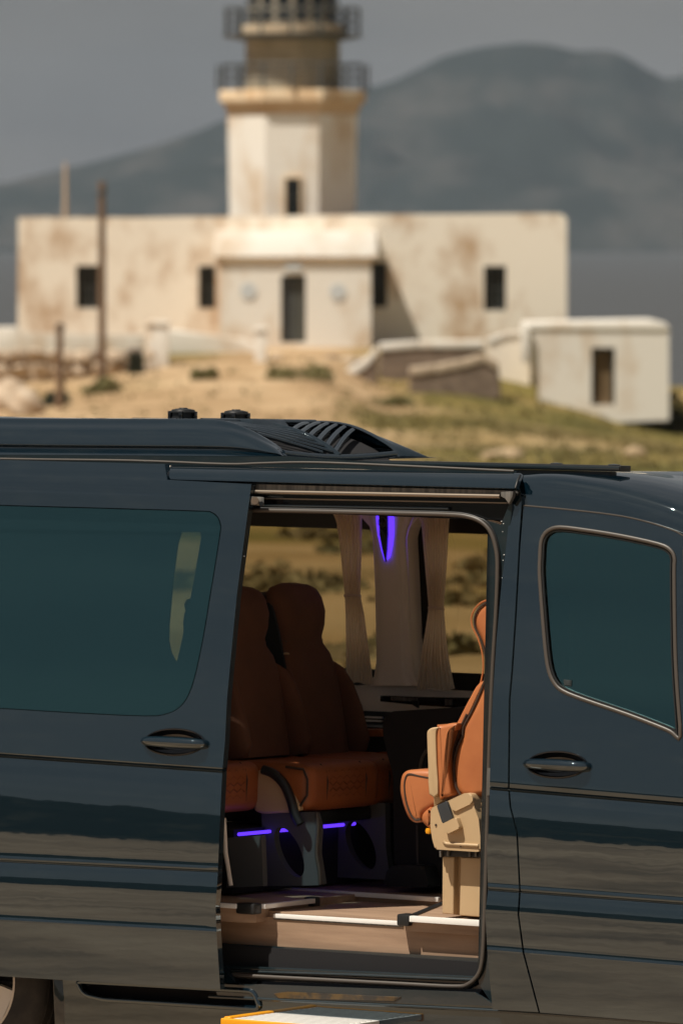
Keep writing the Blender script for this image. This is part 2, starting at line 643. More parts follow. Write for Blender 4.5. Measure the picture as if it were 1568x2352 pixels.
F_ROWS = sorted(set([t[0] for t in FRONT_TAB] + list(range(1060, 2360, 24)) + list(range(1100, 1260, 8)) + [1810, 1823, 1845, 1850, 2056, 2075, 2080, 2110, 2122, 2203, 2212]))

def side_part(name, S, outline, holes, rows, us, m, parent, thick=.03, off=0.0):
    me = sheet_me(name, S.uv(outline), [S.uv(h) for h in holes], lambda u, c: S.pos(u, c, off), S.nrm,
                  us, rows, (0, thick, 0), step=20, margin=2.5)
    return put(name, me, m, parent)

def ell(cx, cy, rx, ry, n=28, rot=0.0):
    return [(cx + rx * math.cos(a) * math.cos(rot) - ry * math.sin(a) * math.sin(rot),
             cy + rx * math.cos(a) * math.sin(rot) + ry * math.sin(a) * math.cos(rot)) for a in [2 * math.pi * k / n for k in range(n)]]

def flat(pts, y):
    return [V(px, py, y) for px, py in pts]

def pillow(name, pts, y, t, m, parent, r=.02, bulge=0.0):
    return put(name, pillow_me(name, pts, y, t, r, bulge), m, parent)

def plate(name, pts, y, t, m, parent, bevel=0.0, seg=2):
    """a flat piece parallel to the van's side, outline in the picture, from depth y inwards by t"""
    return put(name, prism_me(name, flat(pts, y), (0, t, 0), bevel, seg), m, parent)

def handle_set(S, cx, cy, parent):
    """recess cup, grip bar and lock cover"""
    rx, ry = 68, 30
    hole = ell(cx, cy, rx, ry)
    rows = []
    for k, (s, d) in enumerate(((1.0, 0.0), (.96, .012), (.85, .026), (.6, .036), (.25, .040))):
        rows.append([S.at(x, y, d) for x, y in ell(cx, cy, rx * s, ry * s)])
    vs = [v for r in rows for v in r]
    n = 28
    fs = [(i * n + k, i * n + (k + 1) % n, (i + 1) * n + (k + 1) % n, (i + 1) * n + k) for i in range(4) for k in range(n)]
    fs.append(tuple(4 * n + k for k in range(n)))
    cup = put('handle_cup', from_data('handle_cup', vs, fs, 60), M_blackgloss, parent)
    bar = [S.at(cx + dx, cy + dx * .055 + 1, off) for dx, off in ((-69, .0), (-60, -.016), (-35, -.024), (0, -.027), (35, -.024), (60, -.016), (70, .0))]
    put('handle_grip', tube_me('handle_grip', smooth_line(bar, 4), [.013 + .007 * math.sin(math.pi * k / 24) for k in range(25)], 12, flat=1.0), M_paint, parent)
    lock = [S.at(cx - 66 + k * 9, cy - 9 - 9 * math.sin(k * .55), -.004) for k in range(6)]
    put('handle_bezel', tube_me('handle_bezel', [S.at(x, y, -.002) for x, y in hole], .0035, 6, closed=True), M_blackgloss, parent)
    return hole

# ---- sliding door, pushed back along the side
door_edge = [(577, 1112), (569, 1175), (543.4, 1370), (523, 1585), (521, 1607), (516.5, 1703), (510.3, 1774), (504.6, 1893), (499.8, 2012), (495, 2084), (497.5, 2146), (505.6, 2274)]
slide_out = [(-235, 1050), (378, 1066), (384, 1102)] + door_edge + [(-235, 2229), (-245, 1700)]
win_s = [(-205, 1153)] + c3([(0, 470), (500, 484), (900, 496), (945, 501), (975, 522), (990, 560), (987, 605), (968, 730), (948, 850), (915, 1050), (880, 1220), (850, 1315), (810, 1375), (750, 1408), (650, 1419), (300, 1403), (0, 1385)]) + [(-205, 1622)]
win_s = smooth_line(win_s, 3, closed=True)
h_s = (400, 1705)
sdoor = link(bpy.data.objects.new('sliding_door', None))
sdoor.parent = van
handle_s = handle_set(DS, h_s[0], h_s[1], sdoor)
side_part('door_panel', DS, slide_out, [win_s, handle_s], D_ROWS, range(-230, 580, 26), M_paint, sdoor, .03)

def inset(poly, d):
    """shrink an outline by d"""
    n = len(poly)
    P = np.array(poly, float)
    area = np.sum(P[:, 0] * np.roll(P[:, 1], -1) - np.roll(P[:, 0], -1) * P[:, 1])
    out = []
    for i in range(n):
        t = P[(i + 1) % n] - P[i - 1]
        t = t / (np.linalg.norm(t) + 1e-9)
        out.append(tuple(P[i] + np.array((-t[1], t[0])) * d * (1 if area > 0 else -1)))
    return out

side_part('window_pane', DS, inset(win_s, 2.2), [], D_ROWS, range(-230, 580, 40), G_slide, sdoor, .004, .003)
blade_l = c3([(812, 590), (795, 650), (775, 800), (757, 1000), (755, 1080), (765, 1130), (790, 1180)])
blade_r = c3([(898, 596), (901, 615), (870, 800), (850, 900), (825, 960), (820, 1000), (822, 1040), (805, 1120), (790, 1180)])
tip = c3([(790, 1420)])[0]

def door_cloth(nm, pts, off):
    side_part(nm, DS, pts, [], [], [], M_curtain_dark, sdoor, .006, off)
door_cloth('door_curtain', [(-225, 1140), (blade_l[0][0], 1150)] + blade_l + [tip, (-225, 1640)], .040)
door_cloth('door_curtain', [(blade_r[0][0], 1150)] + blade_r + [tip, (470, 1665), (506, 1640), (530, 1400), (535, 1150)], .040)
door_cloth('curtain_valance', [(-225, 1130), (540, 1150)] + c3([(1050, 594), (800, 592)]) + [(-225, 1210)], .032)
# rubber buffer pin and hinge roller on the door's front edge
put('buffer_pin', tube_me('buffer_pin', [V(548, 1278, .0), V(563, 1279, .0)], [.006, .004], 8), M_black, sdoor)
put('roller_bracket', hexa_me('roller_bracket', flat([(574, 1160), (606, 1162), (606, 1142), (578, 1140)], .02) + flat([(574, 1160), (606, 1162), (606, 1142), (578, 1140)], .045), .003), M_rack, sdoor)
put('roller', tube_me('roller', [V(585, 1150, -.005), V(585, 1150, .02)], .013, 14), M_alu, sdoor)
put('roller', tube_me('roller', [V(600, 1157, -.005), V(600, 1157, .02)], .008, 14), M_blackgloss, sdoor)

# ---- body: pillar beside the opening and front door
gap = [(1199, 1161), (1193, 1250), (1185, 1400), (1176, 1540), (1170, 1607), (1168, 1808), (1171.6, 1853), (1187, 1914), (1193.6, 2047), (1190, 2102), (1202, 2190), (1238, 2326)]
pillar_edge = [(1177, 1136), (1171.5, 1165), (1162, 1253), (1151, 1345), (1140, 1470), (1131, 1607), (1127, 1700), (1123.8, 1819), (1122.8, 1897), (1117.5, 1948), (1120.4, 2047), (1114, 2098), (1118.7, 2184), (1130.6, 2320)]
pillar_out = pillar_edge + [(g[0] - 2.0, g[1]) for g in reversed(gap)] + [(1197, 1140)]
side_part('door_pillar', FS, pillar_out, [], F_ROWS, range(1110, 1240, 12), M_paint, van, .05)
fdoor = link(bpy.data.objects.new('front_door', None))
fdoor.parent = van
f_top = c5([(495, 547), (800, 575), (1100, 610), (1300, 650), (1490, 710), (1568, 750)]) + [(1640, 1275), (1720, 1345), (1800, 1450), (1835, 1560)]
f_out = f_top + [(1838, 1900), (1820, 2372), (1240, 2327)] + [(g[0] + 2.0, g[1]) for g in reversed(gap[1:-1])]
fw = c5([(602, 1000), (604, 900), (610, 800), (630, 742), (670, 706), (740, 690), (900, 708), (1150, 748), (1400, 803), (1480, 842), (1510, 900), (1508, 1000), (1515, 1500), (1530, 1800), (1550, 2100),
         (1500, 2080), (1450, 2052), (1200, 1955), (900, 1852), (760, 1795), (700, 1740), (662, 1650), (640, 1500), (615, 1200)])
fw2 = [(1572, 1262), (1650, 1335), (1730, 1440), (1770, 1560), (1770, 1740), (1700, 1745), (1580, 1705)]
hf = (1278, 1757)
handle_f = handle_set(FS, hf[0], hf[1], fdoor)
side_part('door_panel', FS, f_out, [inset(fw, 1.0), fw2, handle_f], F_ROWS, range(1170, 1850, 26), M_paint, fdoor, .03)
side_part('window_pane', FS, inset(fw, -1.0), [], F_ROWS, range(1230, 1600, 40), G_front, fdoor, .004, .012)
side_part('quarter_pane', FS, inset(fw2, -1.0), [], [], [], G_front, fdoor, .004, .012)
fws = smooth_line(fw, 3, closed=True)
put('window_frame', tube_me('window_frame', [FS.at(x, y, -.001) for x, y in fws], .0070, 10, closed=True, flat=.7), M_rubber, fdoor)
put('window_seal', tube_me('window_seal', [FS.at(x, y, .004) for x, y in smooth_line(inset(fw, 7.5), 2, closed=True)], .004, 6, closed=True), M_black, fdoor)
put('window_frame', tube_me('window_frame', [FS.at(x, y, .0) for x, y in fw2 + fw2[:1]], .007, 8), M_rubber, fdoor)
put('door_top_seal', tube_me('door_top_seal', [FS.at(x, y - 1.5, .0) for x, y in smooth_line(f_top[:7], 3)], .0026, 6), M_rubber, fdoor)
stk = c5([(764, 1716), (817, 1720), (815, 1762), (766, 1760)])
stick = put('glass_sticker', prism_me('glass_sticker', [FS.at(x, y, .0085) for x, y in stk], (0, .001, 0)), mat('sticker', (.012, .02, .022), .6), fdoor)
for k in range(5):
    t = .12 + .17 * k
    a = np.array(stk[0]) * (1 - t) + np.array(stk[3]) * t
    b = np.array(stk[1]) * (1 - t) + np.array(stk[2]) * t
    b = b * (.75 + .05 * (k % 3)) + a * (.25 - .05 * (k % 3))
    put('print_line', tube_me('print_line', [FS.at(*a, .008), FS.at(*b, .008)], .0012, 4), MATS.get('print') or mat('print', (.016, .025, .027), .6), stick)

# ---- cab roof flank and roof skin
row0 = [(1181, 1136), (1200, 1158)] + c5([(800, 572), (1100, 607), (1300, 647), (1490, 707), (1568, 747)]) + [(1640, 1272), (1720, 1342)]
def rowpts(xs, pts):
    return [(x, float(np.interp(x, [p[0] for p in pts], [p[1] for p in pts]))) for x in xs]
xs = [1190, 1215, 1250, 1300, 1350, 1400, 1450, 1500, 1540, 1568, 1620, 1700]
r0 = rowpts(xs, [(1185, 1160), (1200, 1164), (1306, 1175), (1408, 1188), (1477, 1202), (1541, 1222), (1568, 1235), (1640, 1276), (1720, 1346)])
r1 = rowpts(xs, [(1185, 1120), (1300, 1130), (1400, 1146), (1477, 1164), (1541, 1186), (1568, 1199), (1640, 1240), (1720, 1300)])
r2 = rowpts(xs, [(1185, 1094), (1270, 1090), (1330, 1098), (1400, 1110), (1477, 1128), (1541, 1148), (1568, 1158), (1640, 1192), (1720, 1250)])
r3 = rowpts(xs, [(1185, 1088), (1300, 1083.5), (1420, 1087), (1477, 1093), (1541, 1108), (1568, 1116), (1640, 1145), (1720, 1195)])
r4 = rowpts(xs, [(1185, 1086), (1300, 1081.5), (1420, 1083), (1500, 1087), (1568, 1094), (1640, 1106), (1720, 1130)])
cab = [flat(r0, .094), flat(r1, .105), flat(r2, .155), flat(r3, .40), flat(r4, .98)]
put('cab_roof', loft_me('cab_roof', cab, 3, 5, 70, (0, 0, -.012)), M_paint, van)
far = [[Vector((p.x, 1.96 - p.y, p.z)) for p in r] for r in cab]
put('cab_roof', loft_me('cab_roof', far, 3, 5, 70, (0, 0, -.012)), M_paint, van)
zr = V(700, 1074, .16).z
XR, XF, YF = -2.7, V(1190, 1100, .1).x, 1.96
roof_rows = []
for y, dz in ((.135, -.014), (.22, -.012), (.5, -.012), (.98, -.012), (1.46, -.012), (1.74, -.012), (1.825, -.014)):
    roof_rows.append([Vector((x, y, zr + dz)) for x in np.linspace(XR, XF + .02, 9)])
put('roof_skin', loft_me('roof_skin', roof_rows, 2, 4, 60, (0, 0, -.03)), M_paint, van)
# long cover over the sliding rail
xs = list(np.linspace(384, 1186, 14))
rc = [flat([(x + (8 if i == 0 else 0), 1101 + (x - 384) * .0262) for i, x in enumerate(xs)], .045),
      flat([(x + (4 if i == 0 else 0), 1094 + (x - 384) * .026) for i, x in enumerate(xs)], .050),
      flat([(x + 4, 1080 + (x - 384) * .026) for x in xs], .075),
      flat([(x + 9, 1070 + (x - 384) * .0225) for x in xs], .13),
      flat([(x + 9, 1069 + (x - 384) * .0215) for x in xs], .17)]
put('rail_cover', loft_me('rail_cover', rc, 2, 4, 60, (0, .02, -.006)), M_paint, van)
put('cover_joint', tube_me('cover_joint', [V(1183, 1121, .044), V(1188, 1104, .055), V(1194, 1092, .10)], .004, 8), M_black, van)
put('cover_joint', tube_me('cover_joint', [V(381, 1102, .04), V(386, 1088, .058), V(394, 1072, .12)], .0045, 8), M_blackgloss, van)
# roof flank above the slid-back door, with the drip edge under the roof pod
fl = [flat([(x, 1082 + x * .022) for x in (-700, -350, 0, 200, 382)], .115), flat([(x, 1062 + x * .022) for x in (-700, -350, 0, 200, 382)], .13), flat([(x, 1055 + x * .024) for x in (-700, -350, 0, 200, 382)], .18)]
put('roof_flank', loft_me('roof_flank', fl, 2, 3, 60, (0, .02, -.01)), M_paint, van)
drip = [(-700, 1040), (0, 1054), (300, 1058), (515, 1066), (600, 1064), (700, 1062), (830, 1066), (1180, 1082)]
put('drip_moulding', tube_me('drip_moulding', smooth_line([tuple(V(x, y, .15)) for x, y in drip], 4), .0045, 8), M_rubber, van)

# ---- rail recess over the opening
plate('rail_recess', [(520, 1098), (1182, 1118), (1172, 1166), (1160, 1196), (1095, 1182), (540, 1172)], .085, .03, M_blackgloss, van)
plate('rack_strip', [(578, 1112), (1174, 1127), (1174, 1137), (578, 1124)], .062, .02, M_rack, van)
rail = [V(x, 1129.5 + (x - 578) * .0185, .055) for x in np.linspace(560, 1148, 6)]
put('slide_rail', tube_me('slide_rail', rail, .0075, 10), M_alu, van)
plate('rail_end', c4([(1440, 480), (1505, 476), (1500, 510), (1480, 545), (1465, 512), (1440, 506)]), .050, .02, M_rack, van, .002)
put('recess_ledge', tube_me('recess_ledge', [V(x, 1144.5 + (x - 590) * .0185, .078) for x in (590, 800, 1165)], .003, 6), M_alu, van)
put('recess_ledge', tube_me('recess_ledge', [V(x, 1160.5 + (x - 590) * .0175, .075) for x in (575, 800, 960, 1030)], .0055, 8), M_paint_dust, van)
# jamb between seal and pillar
seal = [(545, 1171.5), (700, 1174), (900, 1178.5), (1030, 1182), (1075, 1187), (1105, 1199), (1126, 1222), (1138, 1258), (1142, 1300), (1139, 1400), (1132, 1520), (1125, 1680), (1120, 1850), (1116, 2000), (1111.5, 2130), (1107, 2205), (1097, 2240), (1074, 2262), (1040, 2267), (900, 2260), (590, 2244), (480, 2238)]
jamb = [(x, y) for x, y in seal[4:-5]] + [(1100, 2262), (1135, 2315), (1125, 2180), (1121, 2047), (1126, 1819), (1133, 1607), (1142, 1470), (1153, 1345), (1165, 1253), (1176, 1165), (1172, 1150), (1150, 1205), (1120, 1196)]
plate('door_jamb', jamb, .072, .05, M_paint_dust, van)
sl = smooth_line(seal, 4)
put('door_seal', tube_me('door_seal', [V(x, y, .062) for x, y in sl], .0074, 10, flat=.8), M_rubber, van)
put('seal_lip', tube_me('seal_lip', [V(x + (5 if 1100 < x and y < 2210 else 0), y - (5 if y < 1300 else (-5 if y > 2210 else 0)), .070) for x, y in sl], .004, 8), M_black, van)
plate('latch_plate', c8([(247, 462), (272, 462), (266, 645), (244, 648)]), .055, .02, M_rack, van, .001)
for x, y, r in ((330, 900, 7), (355, 930, 5), (345, 1030, 4), (362, 1320, 9), (350, 1390, 6), (342, 1610, 8), (338, 1660, 5)):
    q = cb([(x, y)])[0]
    put('jamb_bolt', lathe_me('jamb_bolt', [(.0001, 0), (r * .00028, .0), (r * .00022, .002), (.0001, .003)], 8, V(q[0], q[1], .0705)), M_strip, van)

# ---- roof pod with a leaf-veined air grille
Y0, Y1 = .34, 1.16
def crest_px(px):
    return float(np.interp(px, [-700, 0, 440, 482, 510, 538, 565, 589.5, 612, 630.5, 643, 652], [942, 961, 962, 963, 966, 972.5, 983, 995.5, 1009, 1021, 1033, 1047]))
pxs = [-700, -400, -100, 100, 250, 380, 440, 482, 510, 538, 565, 589, 612, 630, 643, 651]
def podrow(f, y):
    return [V(p + f[1](p), f[0](p), y) for p in pxs]
crest = [V(p, crest_px(p), Y0) for p in pxs]
base_py = lambda p: float(np.interp(p, [-700, 0, 500, 651], [1038, 1049, 1054, 1049]))
k1 = lambda p: crest_px(p) + (base_py(p) - crest_px(p)) * .14
k2 = lambda p: crest_px(p) + (base_py(p) - crest_px(p)) * .30
k3 = lambda p: crest_px(p) + (base_py(p) - crest_px(p)) * .66
k4 = lambda p: crest_px(p) + (base_py(p) - crest_px(p)) * .78
pod = link(bpy.data.objects.new('roof_pod', None))
pod.parent = van
inner = [Vector((c.x, Y0 + .025, c.z - .004)) for c in crest]
flank = [inner, crest, [V(p, k1(p), Y0 - .024) for p in pxs], [V(p, k2(p), Y0 - .062) for p in pxs], [V(p, k3(p), Y0 - .092) for p in pxs], [V(p, k4(p), Y0 - .086) for p in pxs], [V(p, base_py(p), Y0 - .13) for p in pxs]]
put('pod_fairing', loft_me('pod_fairing', flank, 3, 4, 60), M_paint, pod)
mirror = [[Vector((p.x, Y0 + Y1 - p.y, p.z)) for p in r] for r in flank]
put('pod_fairing', loft_me('pod_fairing', mirror, 3, 4, 60), M_paint, pod)
cx_ = [c.x for c in crest]
cz_ = [c.z for c in crest]
def crest_z(x):
    return float(np.interp(x, cx_, cz_))
XG0, XG1 = V(455, 962, Y0).x, crest[-1].x - .012
tops = []
for v, dz in ((0.0, -.006), (.05, .0), (.3, .004), (.7, .004), (.95, .0), (1.0, -.006)):
    tops.append([Vector((x, Y0 + .02 + v * (Y1 - Y0 - .04), crest_z(x) + dz)) for x in np.linspace(crest[0].x, XG0, 6)])
put('pod_top', loft_me('pod_top', tops, 2, 3, 60, (0, 0, -.02)), M_paint, pod)
pl = [V(285, 962, .62), V(560, 962, .62)]
zt = crest_z(XG0) + .004
qa, qb = V(288, 962, .60), V(585, 966, .60)
put('pod_plate', hexa_me('pod_plate', [(qa.x, .6, qa.z - .02), (qb.x, .6, qb.z - .02), (qb.x, .84, qb.z - .02), (qa.x, .84, qa.z - .02), (qa.x + .02, .61, qa.z + .005), (qb.x - .02, .61, qb.z + .005), (qb.x - .02, .83, qb.z + .005), (qa.x + .02, .83, qa.z + .005)], .004), M_paint, pod)
def gpos(u, v, dz=0.0):
    x = XG0 + u * (XG1 - XG0)
    return Vector((x, Y0 + .02 + v * (Y1 - Y0 - .04), crest_z(x) - .012 - .014 * math.sin(math.pi * v) * min(1, u * 3) + dz))
tray = [[gpos(u, v, -.035) for u in np.linspace(0, 1, 8)] for v in np.linspace(0, 1, 7)]
put('grille_tray', loft_me('grille_tray', tray, 1, 1, 60), M_dark, pod)
for side, num, gap_, rad in ((0, 8, .115, .008), (1, 6, .105, .0105)):
    for k in range(num):
        a = (-.18 if side == 0 else -.02) + k * gap_
        pts = []
        for t in np.linspace(0, 1, 9):
            u = a + .42 * t ** 1.1
            v = .03 + .47 * t if side == 0 else .97 - .47 * t
            if 0 <= u <= .98:
                pts.append(gpos(u, v))
        if len(pts) > 2:
            put('grille_rib', tube_me('grille_rib', pts, rad, 8, up=(0, 0, 1)), M_paint, pod)
put('grille_rib', tube_me('grille_rib', [gpos(u, .5, .001) for u in np.linspace(0, .98, 9)], .013, 8, up=(0, 0, 1)), M_paint, pod)
put('grille_rib', tube_me('grille_rib', [gpos(.985, v, -.002) for v in np.linspace(0, 1, 9)], .012, 8, up=(0, 0, 1)), M_paint, pod)
put('grille_rib', tube_me('grille_rib', [gpos(0, v, .006) for v in np.linspace(0, 1, 7)], .010, 8, up=(0, 0, 1)), M_paint, pod)
for cxp, cyp in ((420.5, 961), (542, 965)):
    c = V(cxp, cyp, .85)
    cap = put('roof_vent_cap', lathe_me('roof_vent_cap', [(.040, -.02), (.040, .020), (.047, .020), (.047, .0245), (.043, .026), (.041, .031), (.026, .0345), (.016, .0355), (.015, .038), (.001, .0385)], 28, c), M_black, pod)
    for a in (-1.2, .1, -2.6):
        d = Vector((math.cos(a), math.sin(a), 0))
        q = c + d * .047
        put('cap_clip', box_me('cap_clip', q.x - .006, q.x + .006, q.y - .006, q.y + .006, q.z - .004, q.z + .026, .002), M_blackgloss, cap)

# ---- dark roof rail ahead of the pod
ha, hb = V(832, 1056, .30), V(1425, 1070, .30)
hatch = link(bpy.data.objects.new('roof_rail', None))
hatch.parent = van
hz = [V(x, y, .30).z for x, y in ((832, 1056), (1425, 1069.5))]
def rail_box(nm, t0, t1, y0, y1, dz0, dz1, m, bev=.004):
    x0, x1 = ha.x + (hb.x - ha.x) * t0, ha.x + (hb.x - ha.x) * t1
    z0, z1 = hz[0] + (hz[1] - hz[0]) * t0, hz[0] + (hz[1] - hz[0]) * t1
    return put(nm, hexa_me(nm, [(x0, y0, z0 + dz0), (x1, y0, z1 + dz0), (x1, y1, z1 + dz0), (x0, y1, z0 + dz0),
                                (x0, y0, z0 + dz1), (x1, y0, z1 + dz1), (x1, y1, z1 + dz1), (x0, y1, z0 + dz1)], bev), m, hatch)
rail_box('rail_beam', 0, 1, .30, .375, -.020, 0, M_black, .004)
rail_box('rail_trim', .004, .996, .296, .30, -.014, -.004, M_paint_dust, .001)
rail_box('rail_foot', .03, .955, .31, .36, -.050, -.021, M_black, .004)
for t in (.735, .955):
    c = Vector((ha.x + (hb.x - ha.x) * t, .338, hz[0] + (hz[1] - hz[0]) * t))
    put('rail_bolt', lathe_me('rail_bolt', [(.022, -.002), (.020, .003), (.001, .005)], 16, c), M_blackgloss, hatch)
plate('roof_skirt', [(-700, 1026), (0, 1044), (500, 1050), (660, 1048), (835, 1060), (1185, 1082), (1185, 1094), (835, 1078), (500, 1070), (0, 1062), (-700, 1046)], .165, .02, M_paint_dust, van)
put('antenna_stub', hexa_me('antenna_stub', [V(1182, 1088, .5), V(1192, 1088, .5), V(1192, 1088, .53), V(1182, 1088, .53), V(1188, 1078, .51), V(1194, 1080, .51), V(1194, 1080, .52), V(1188, 1078, .52)]), M_black, van)

# ---- rest of the shell
def body_panel(nm, outline, holes, y, t, m, parent=van):
    """outline in van x, z"""
    me = sheet_me(nm, outline, holes, lambda u, v: Vector((u, y, v)), None, [], [], (0, t, 0), step=50)
    return put(nm, me, m, parent)
WZ, WX = V(-87, 2250, .05).z, V(-87, 2250, .05).x
arch = [(WX + .42 * math.cos(a), WZ + .42 * math.sin(a)) for a in np.linspace(math.pi, 0, 15)]
slot = [(p.x, p.z) for p in flat(round_poly([(178, 2254), (585, 2277), (600, 2318), (240, 2296), (195, 2285)], 14), .03)]
zb = V(300, 2232, .05).z
xc = V(335, 1600, .06).x
quarter = [(XR, .30)] + [(x, max(z, .30)) for x, z in arch] + [(xc, zb), (xc, zr - .06), (XR, zr - .06)]
body_panel('quarter_panel', quarter, [[(XR + .25, 1.25), (xc - .12, 1.22), (xc - .12, 1.88), (XR + .25, 1.9)], ], .05, .06, M_paint)
sill_out = [(p.x, p.z) for p in flat([(140, 2190), (500, 2215), (560, 2278), (1135, 2309), (1240, 2325), (1320, 2334), (1560, 2354), (1560, 2420), (150, 2390), (148, 2300)], .03)]
body_panel('sill_panel', sill_out, [slot], .028, .04, M_paint)
plate('slot_back', [(170, 2240), (610, 2262), (620, 2330), (170, 2310)], .09, .02, M_dark, van)
put('slot_rim', tube_me('slot_rim', [Vector((x, .024, z)) for x, z in slot], .010, 8, closed=True), M_paint, van)
put('sill_edge', tube_me('sill_edge', [V(x, y, .022) for x, y in ((480, 2290), (800, 2306), (1130, 2322), (1250, 2330), (1568, 2352))], .006, 8), M_paint_dust, van)
# scuff plate under the opening
plate('scuff_plate', [(490, 2262), (600, 2262), (1090, 2280), (1140, 2312), (820, 2302), (500, 2290)], .022, .01, M_paint_dust, van)
plate('scuff_plate', [(628, 2283), (660, 2279), (920, 2291), (905, 2300), (640, 2294)], .018, .005, mat('worn_amber', (.10, .06, .02), .4, noise=((30, 30, 30), (.03, .025, .02), .4, .6)), van, .001)
plate('lower_skirt', [(150, 2348), (520, 2330), (900, 2330), (1000, 2318), (1560, 2360), (1560, 2440), (150, 2440)], .036, .03, M_paint, van)
# far side
def Wl(pts):
    return [(p.x, p.z) for p in flat(cw(pts), 1.80)]
hole_r = Wl([(330, 120), (372, 165), (430, 230), (460, 330), (480, 800), (490, 1400), (470, 1540), (400, 1612), (250, 1622), (-2600, 1485), (-2600, 35)])
hole_f = Wl([(880, 135), (846, 165), (780, 240), (757, 330), (775, 700), (800, 1300), (840, 1540), (900, 1640), (1000, 1660), (1900, 1705), (1900, 180)])
far_out = [(XR, .45), (2.0, .45), (2.0, 1.2), (1.6, 1.9), (XF, zr - .02), (XR, zr - .02)]
fwall = body_panel('far_wall', far_out, [hole_r, hole_f], 1.80, .08, M_trim)
body_panel('far_skin', [(XR, .30), (2.0, .30), (2.0, 1.2), (1.6, 1.9), (XF, zr - .03), (XR, zr - .03)], [hole_r, hole_f], 1.905, .04, M_paint)
in_r = Wl([(384, 262), (388, 800), (398, 1000), (430, 1485), (-2590, 1354), (-2590, 170)])
in_f = Wl([(900, 287), (950, 1505), (1890, 1545), (1890, 318)])
body_panel('window_border', Wl([(530, 90), (530, 1680), (-2680, 1530), (-2680, -15)]), [in_r], 1.884, .008, M_frit, fwall)
body_panel('window_border', Wl([(720, 100), (1960, 150), (1960, 1745), (720, 1690)]), [in_f], 1.884, .008, M_frit, fwall)
body_panel('window_pane', Wl([(520, 100), (520, 1670), (-2670, 1520), (-2670, -5)]), [], 1.894, .004, G_far, fwall)
body_panel('window_pane', Wl([(730, 110), (1950, 160), (1950, 1735), (730, 1680)]), [], 1.894, .004, G_far, fwall)
put('border_edge', tube_me('border_edge', [V(x, y, 1.876) for x, y in cw([(840, 310), (850, 600), (865, 900), (882, 1210)])], .0028, 6), M_rack, fwall)
# pillar cover with the lit lamp
ys_ = [40, 170, 330, 560, 800, 1100, 1400, 1540, 1620]
Lx = np.interp(ys_, [40, 170, 330, 800, 1400, 1540, 1620], [360, 430, 466, 486, 495, 480, 430])
Rx = np.interp(ys_, [40, 170, 330, 700, 1300, 1540, 1620], [860, 800, 750, 768, 795, 835, 880])
prow = []
for t, y in ((0, 1.798), (.06, 1.775), (.22, 1.762), (.5, 1.758), (.70, 1.760), (.80, 1.772), (.94, 1.778), (1, 1.798)):
    prow.append(flat(cw([(l + (r - l) * t, y_) for l, r, y_ in zip(Lx, Rx, ys_)]), y))
pillar = put('pillar_cover', loft_me('pillar_cover', prow, 3, 3, 60), M_trim, van)
plate('lamp_glow', cw([(487, 120), (492, 220), (503, 310), (530, 430), (562, 532), (600, 498), (620, 400), (632, 300), (634, 220), (628, 120)]), 1.748, .012, M_lamp, pillar)
plate('lamp_lens', cw([(508, 115), (582, 115), (584, 300), (577, 430), (566, 540), (540, 430), (516, 300)]), 1.738, .014, M_blackgloss, pillar, .002)
q = cw([(543, 196)])[0]
c = V(q[0], q[1], 1.736)
put('lamp_emblem', tube_me('lamp_emblem', [c + Vector((.0175 * math.cos(a), 0, .0175 * math.sin(a))) for a in np.linspace(0, 2 * math.pi, 20, endpoint=False)], .0016, 6, closed=True), M_silver, pillar)
for a in (90, 210, 330):
    put('lamp_emblem', tube_me('lamp_emblem', [c, c + Vector((.0165 * math.cos(math.radians(a)), 0, .0165 * math.sin(math.radians(a))))], [.0032, .0006], 6), M_silver, pillar)
put('lamp_lettering', tube_me('lamp_lettering', [V(*p, 1.736) for p in cw([(520, 252), (572, 254)])], .0017, 4), M_silver, pillar)

def curtain(ys, L, R, y, folds, m=M_curtain):
    yy = np.linspace(ys[0], ys[-1], 34)
    l = np.interp(yy, ys, L)
    r = np.interp(yy, ys, R)
    nu = folds * 8
    vs, fs = [], []
    rr = random.Random(folds)
    ph = [rr.uniform(-.5, .5) for _ in range(folds + 2)]
    for j, v in enumerate(yy):
        for i in range(nu + 1):
            t = i / nu
            w = (r[j] - l[j])
            edge = 10 * math.sin(t * 9 + 1) if j == len(yy) - 1 else 0
            q = cw([(l[j] + w * (t + .008 * math.sin(t * folds * 2 * math.pi + v * .004)), v + edge)])[0]
            amp = .010 + .006 * math.sin(v * .01 + ph[int(t * folds)])
            vs.append(V(q[0], q[1], y + amp * math.sin(t * folds * 2 * math.pi + ph[int(t * folds)])))
    for j in range(len(yy) - 1):
        for i in range(nu):
            a = j * (nu + 1) + i
            fs.append((a, a + 1, a + nu + 2, a + nu + 1))
    return from_data('curtain', vs, fs, 70, fix=False)
cu = put('window_curtain', curtain([120, 190, 450, 830, 1000, 1300, 1600], [112, 142, 176, 214, 222, 228, 226], [364, 362, 360, 350, 385, 425, 464], 1.772, 8), M_curtain, van)
put('tie_band', tube_me('tie_band', [V(*p, 1.756) for p in cw([(212, 838), (240, 832), (300, 836), (352, 842)])], .006, 6), M_curtain, cu)
cu = put('window_curtain', curtain([135, 200, 500, 940, 1150, 1400, 1650], [842, 880, 905, 946, 915, 870, 838], [1128, 1120, 1105, 1078, 1095, 1125, 1172], 1.772, 9), M_curtain, van)
put('tie_band', tube_me('tie_band', [V(*p, 1.756) for p in cw([(944, 942), (980, 938), (1030, 944), (1078, 955)])], .006, 6), M_curtain, cu)
cu = put('window_curtain', curtain([60, 200, 500, 900, 1200, 1560], [-2330, -2325, -2320, -2300, -2315, -2340], [-2050, -2055, -2070, -2120, -2080, -2050], 1.772, 8), M_curtain, van)

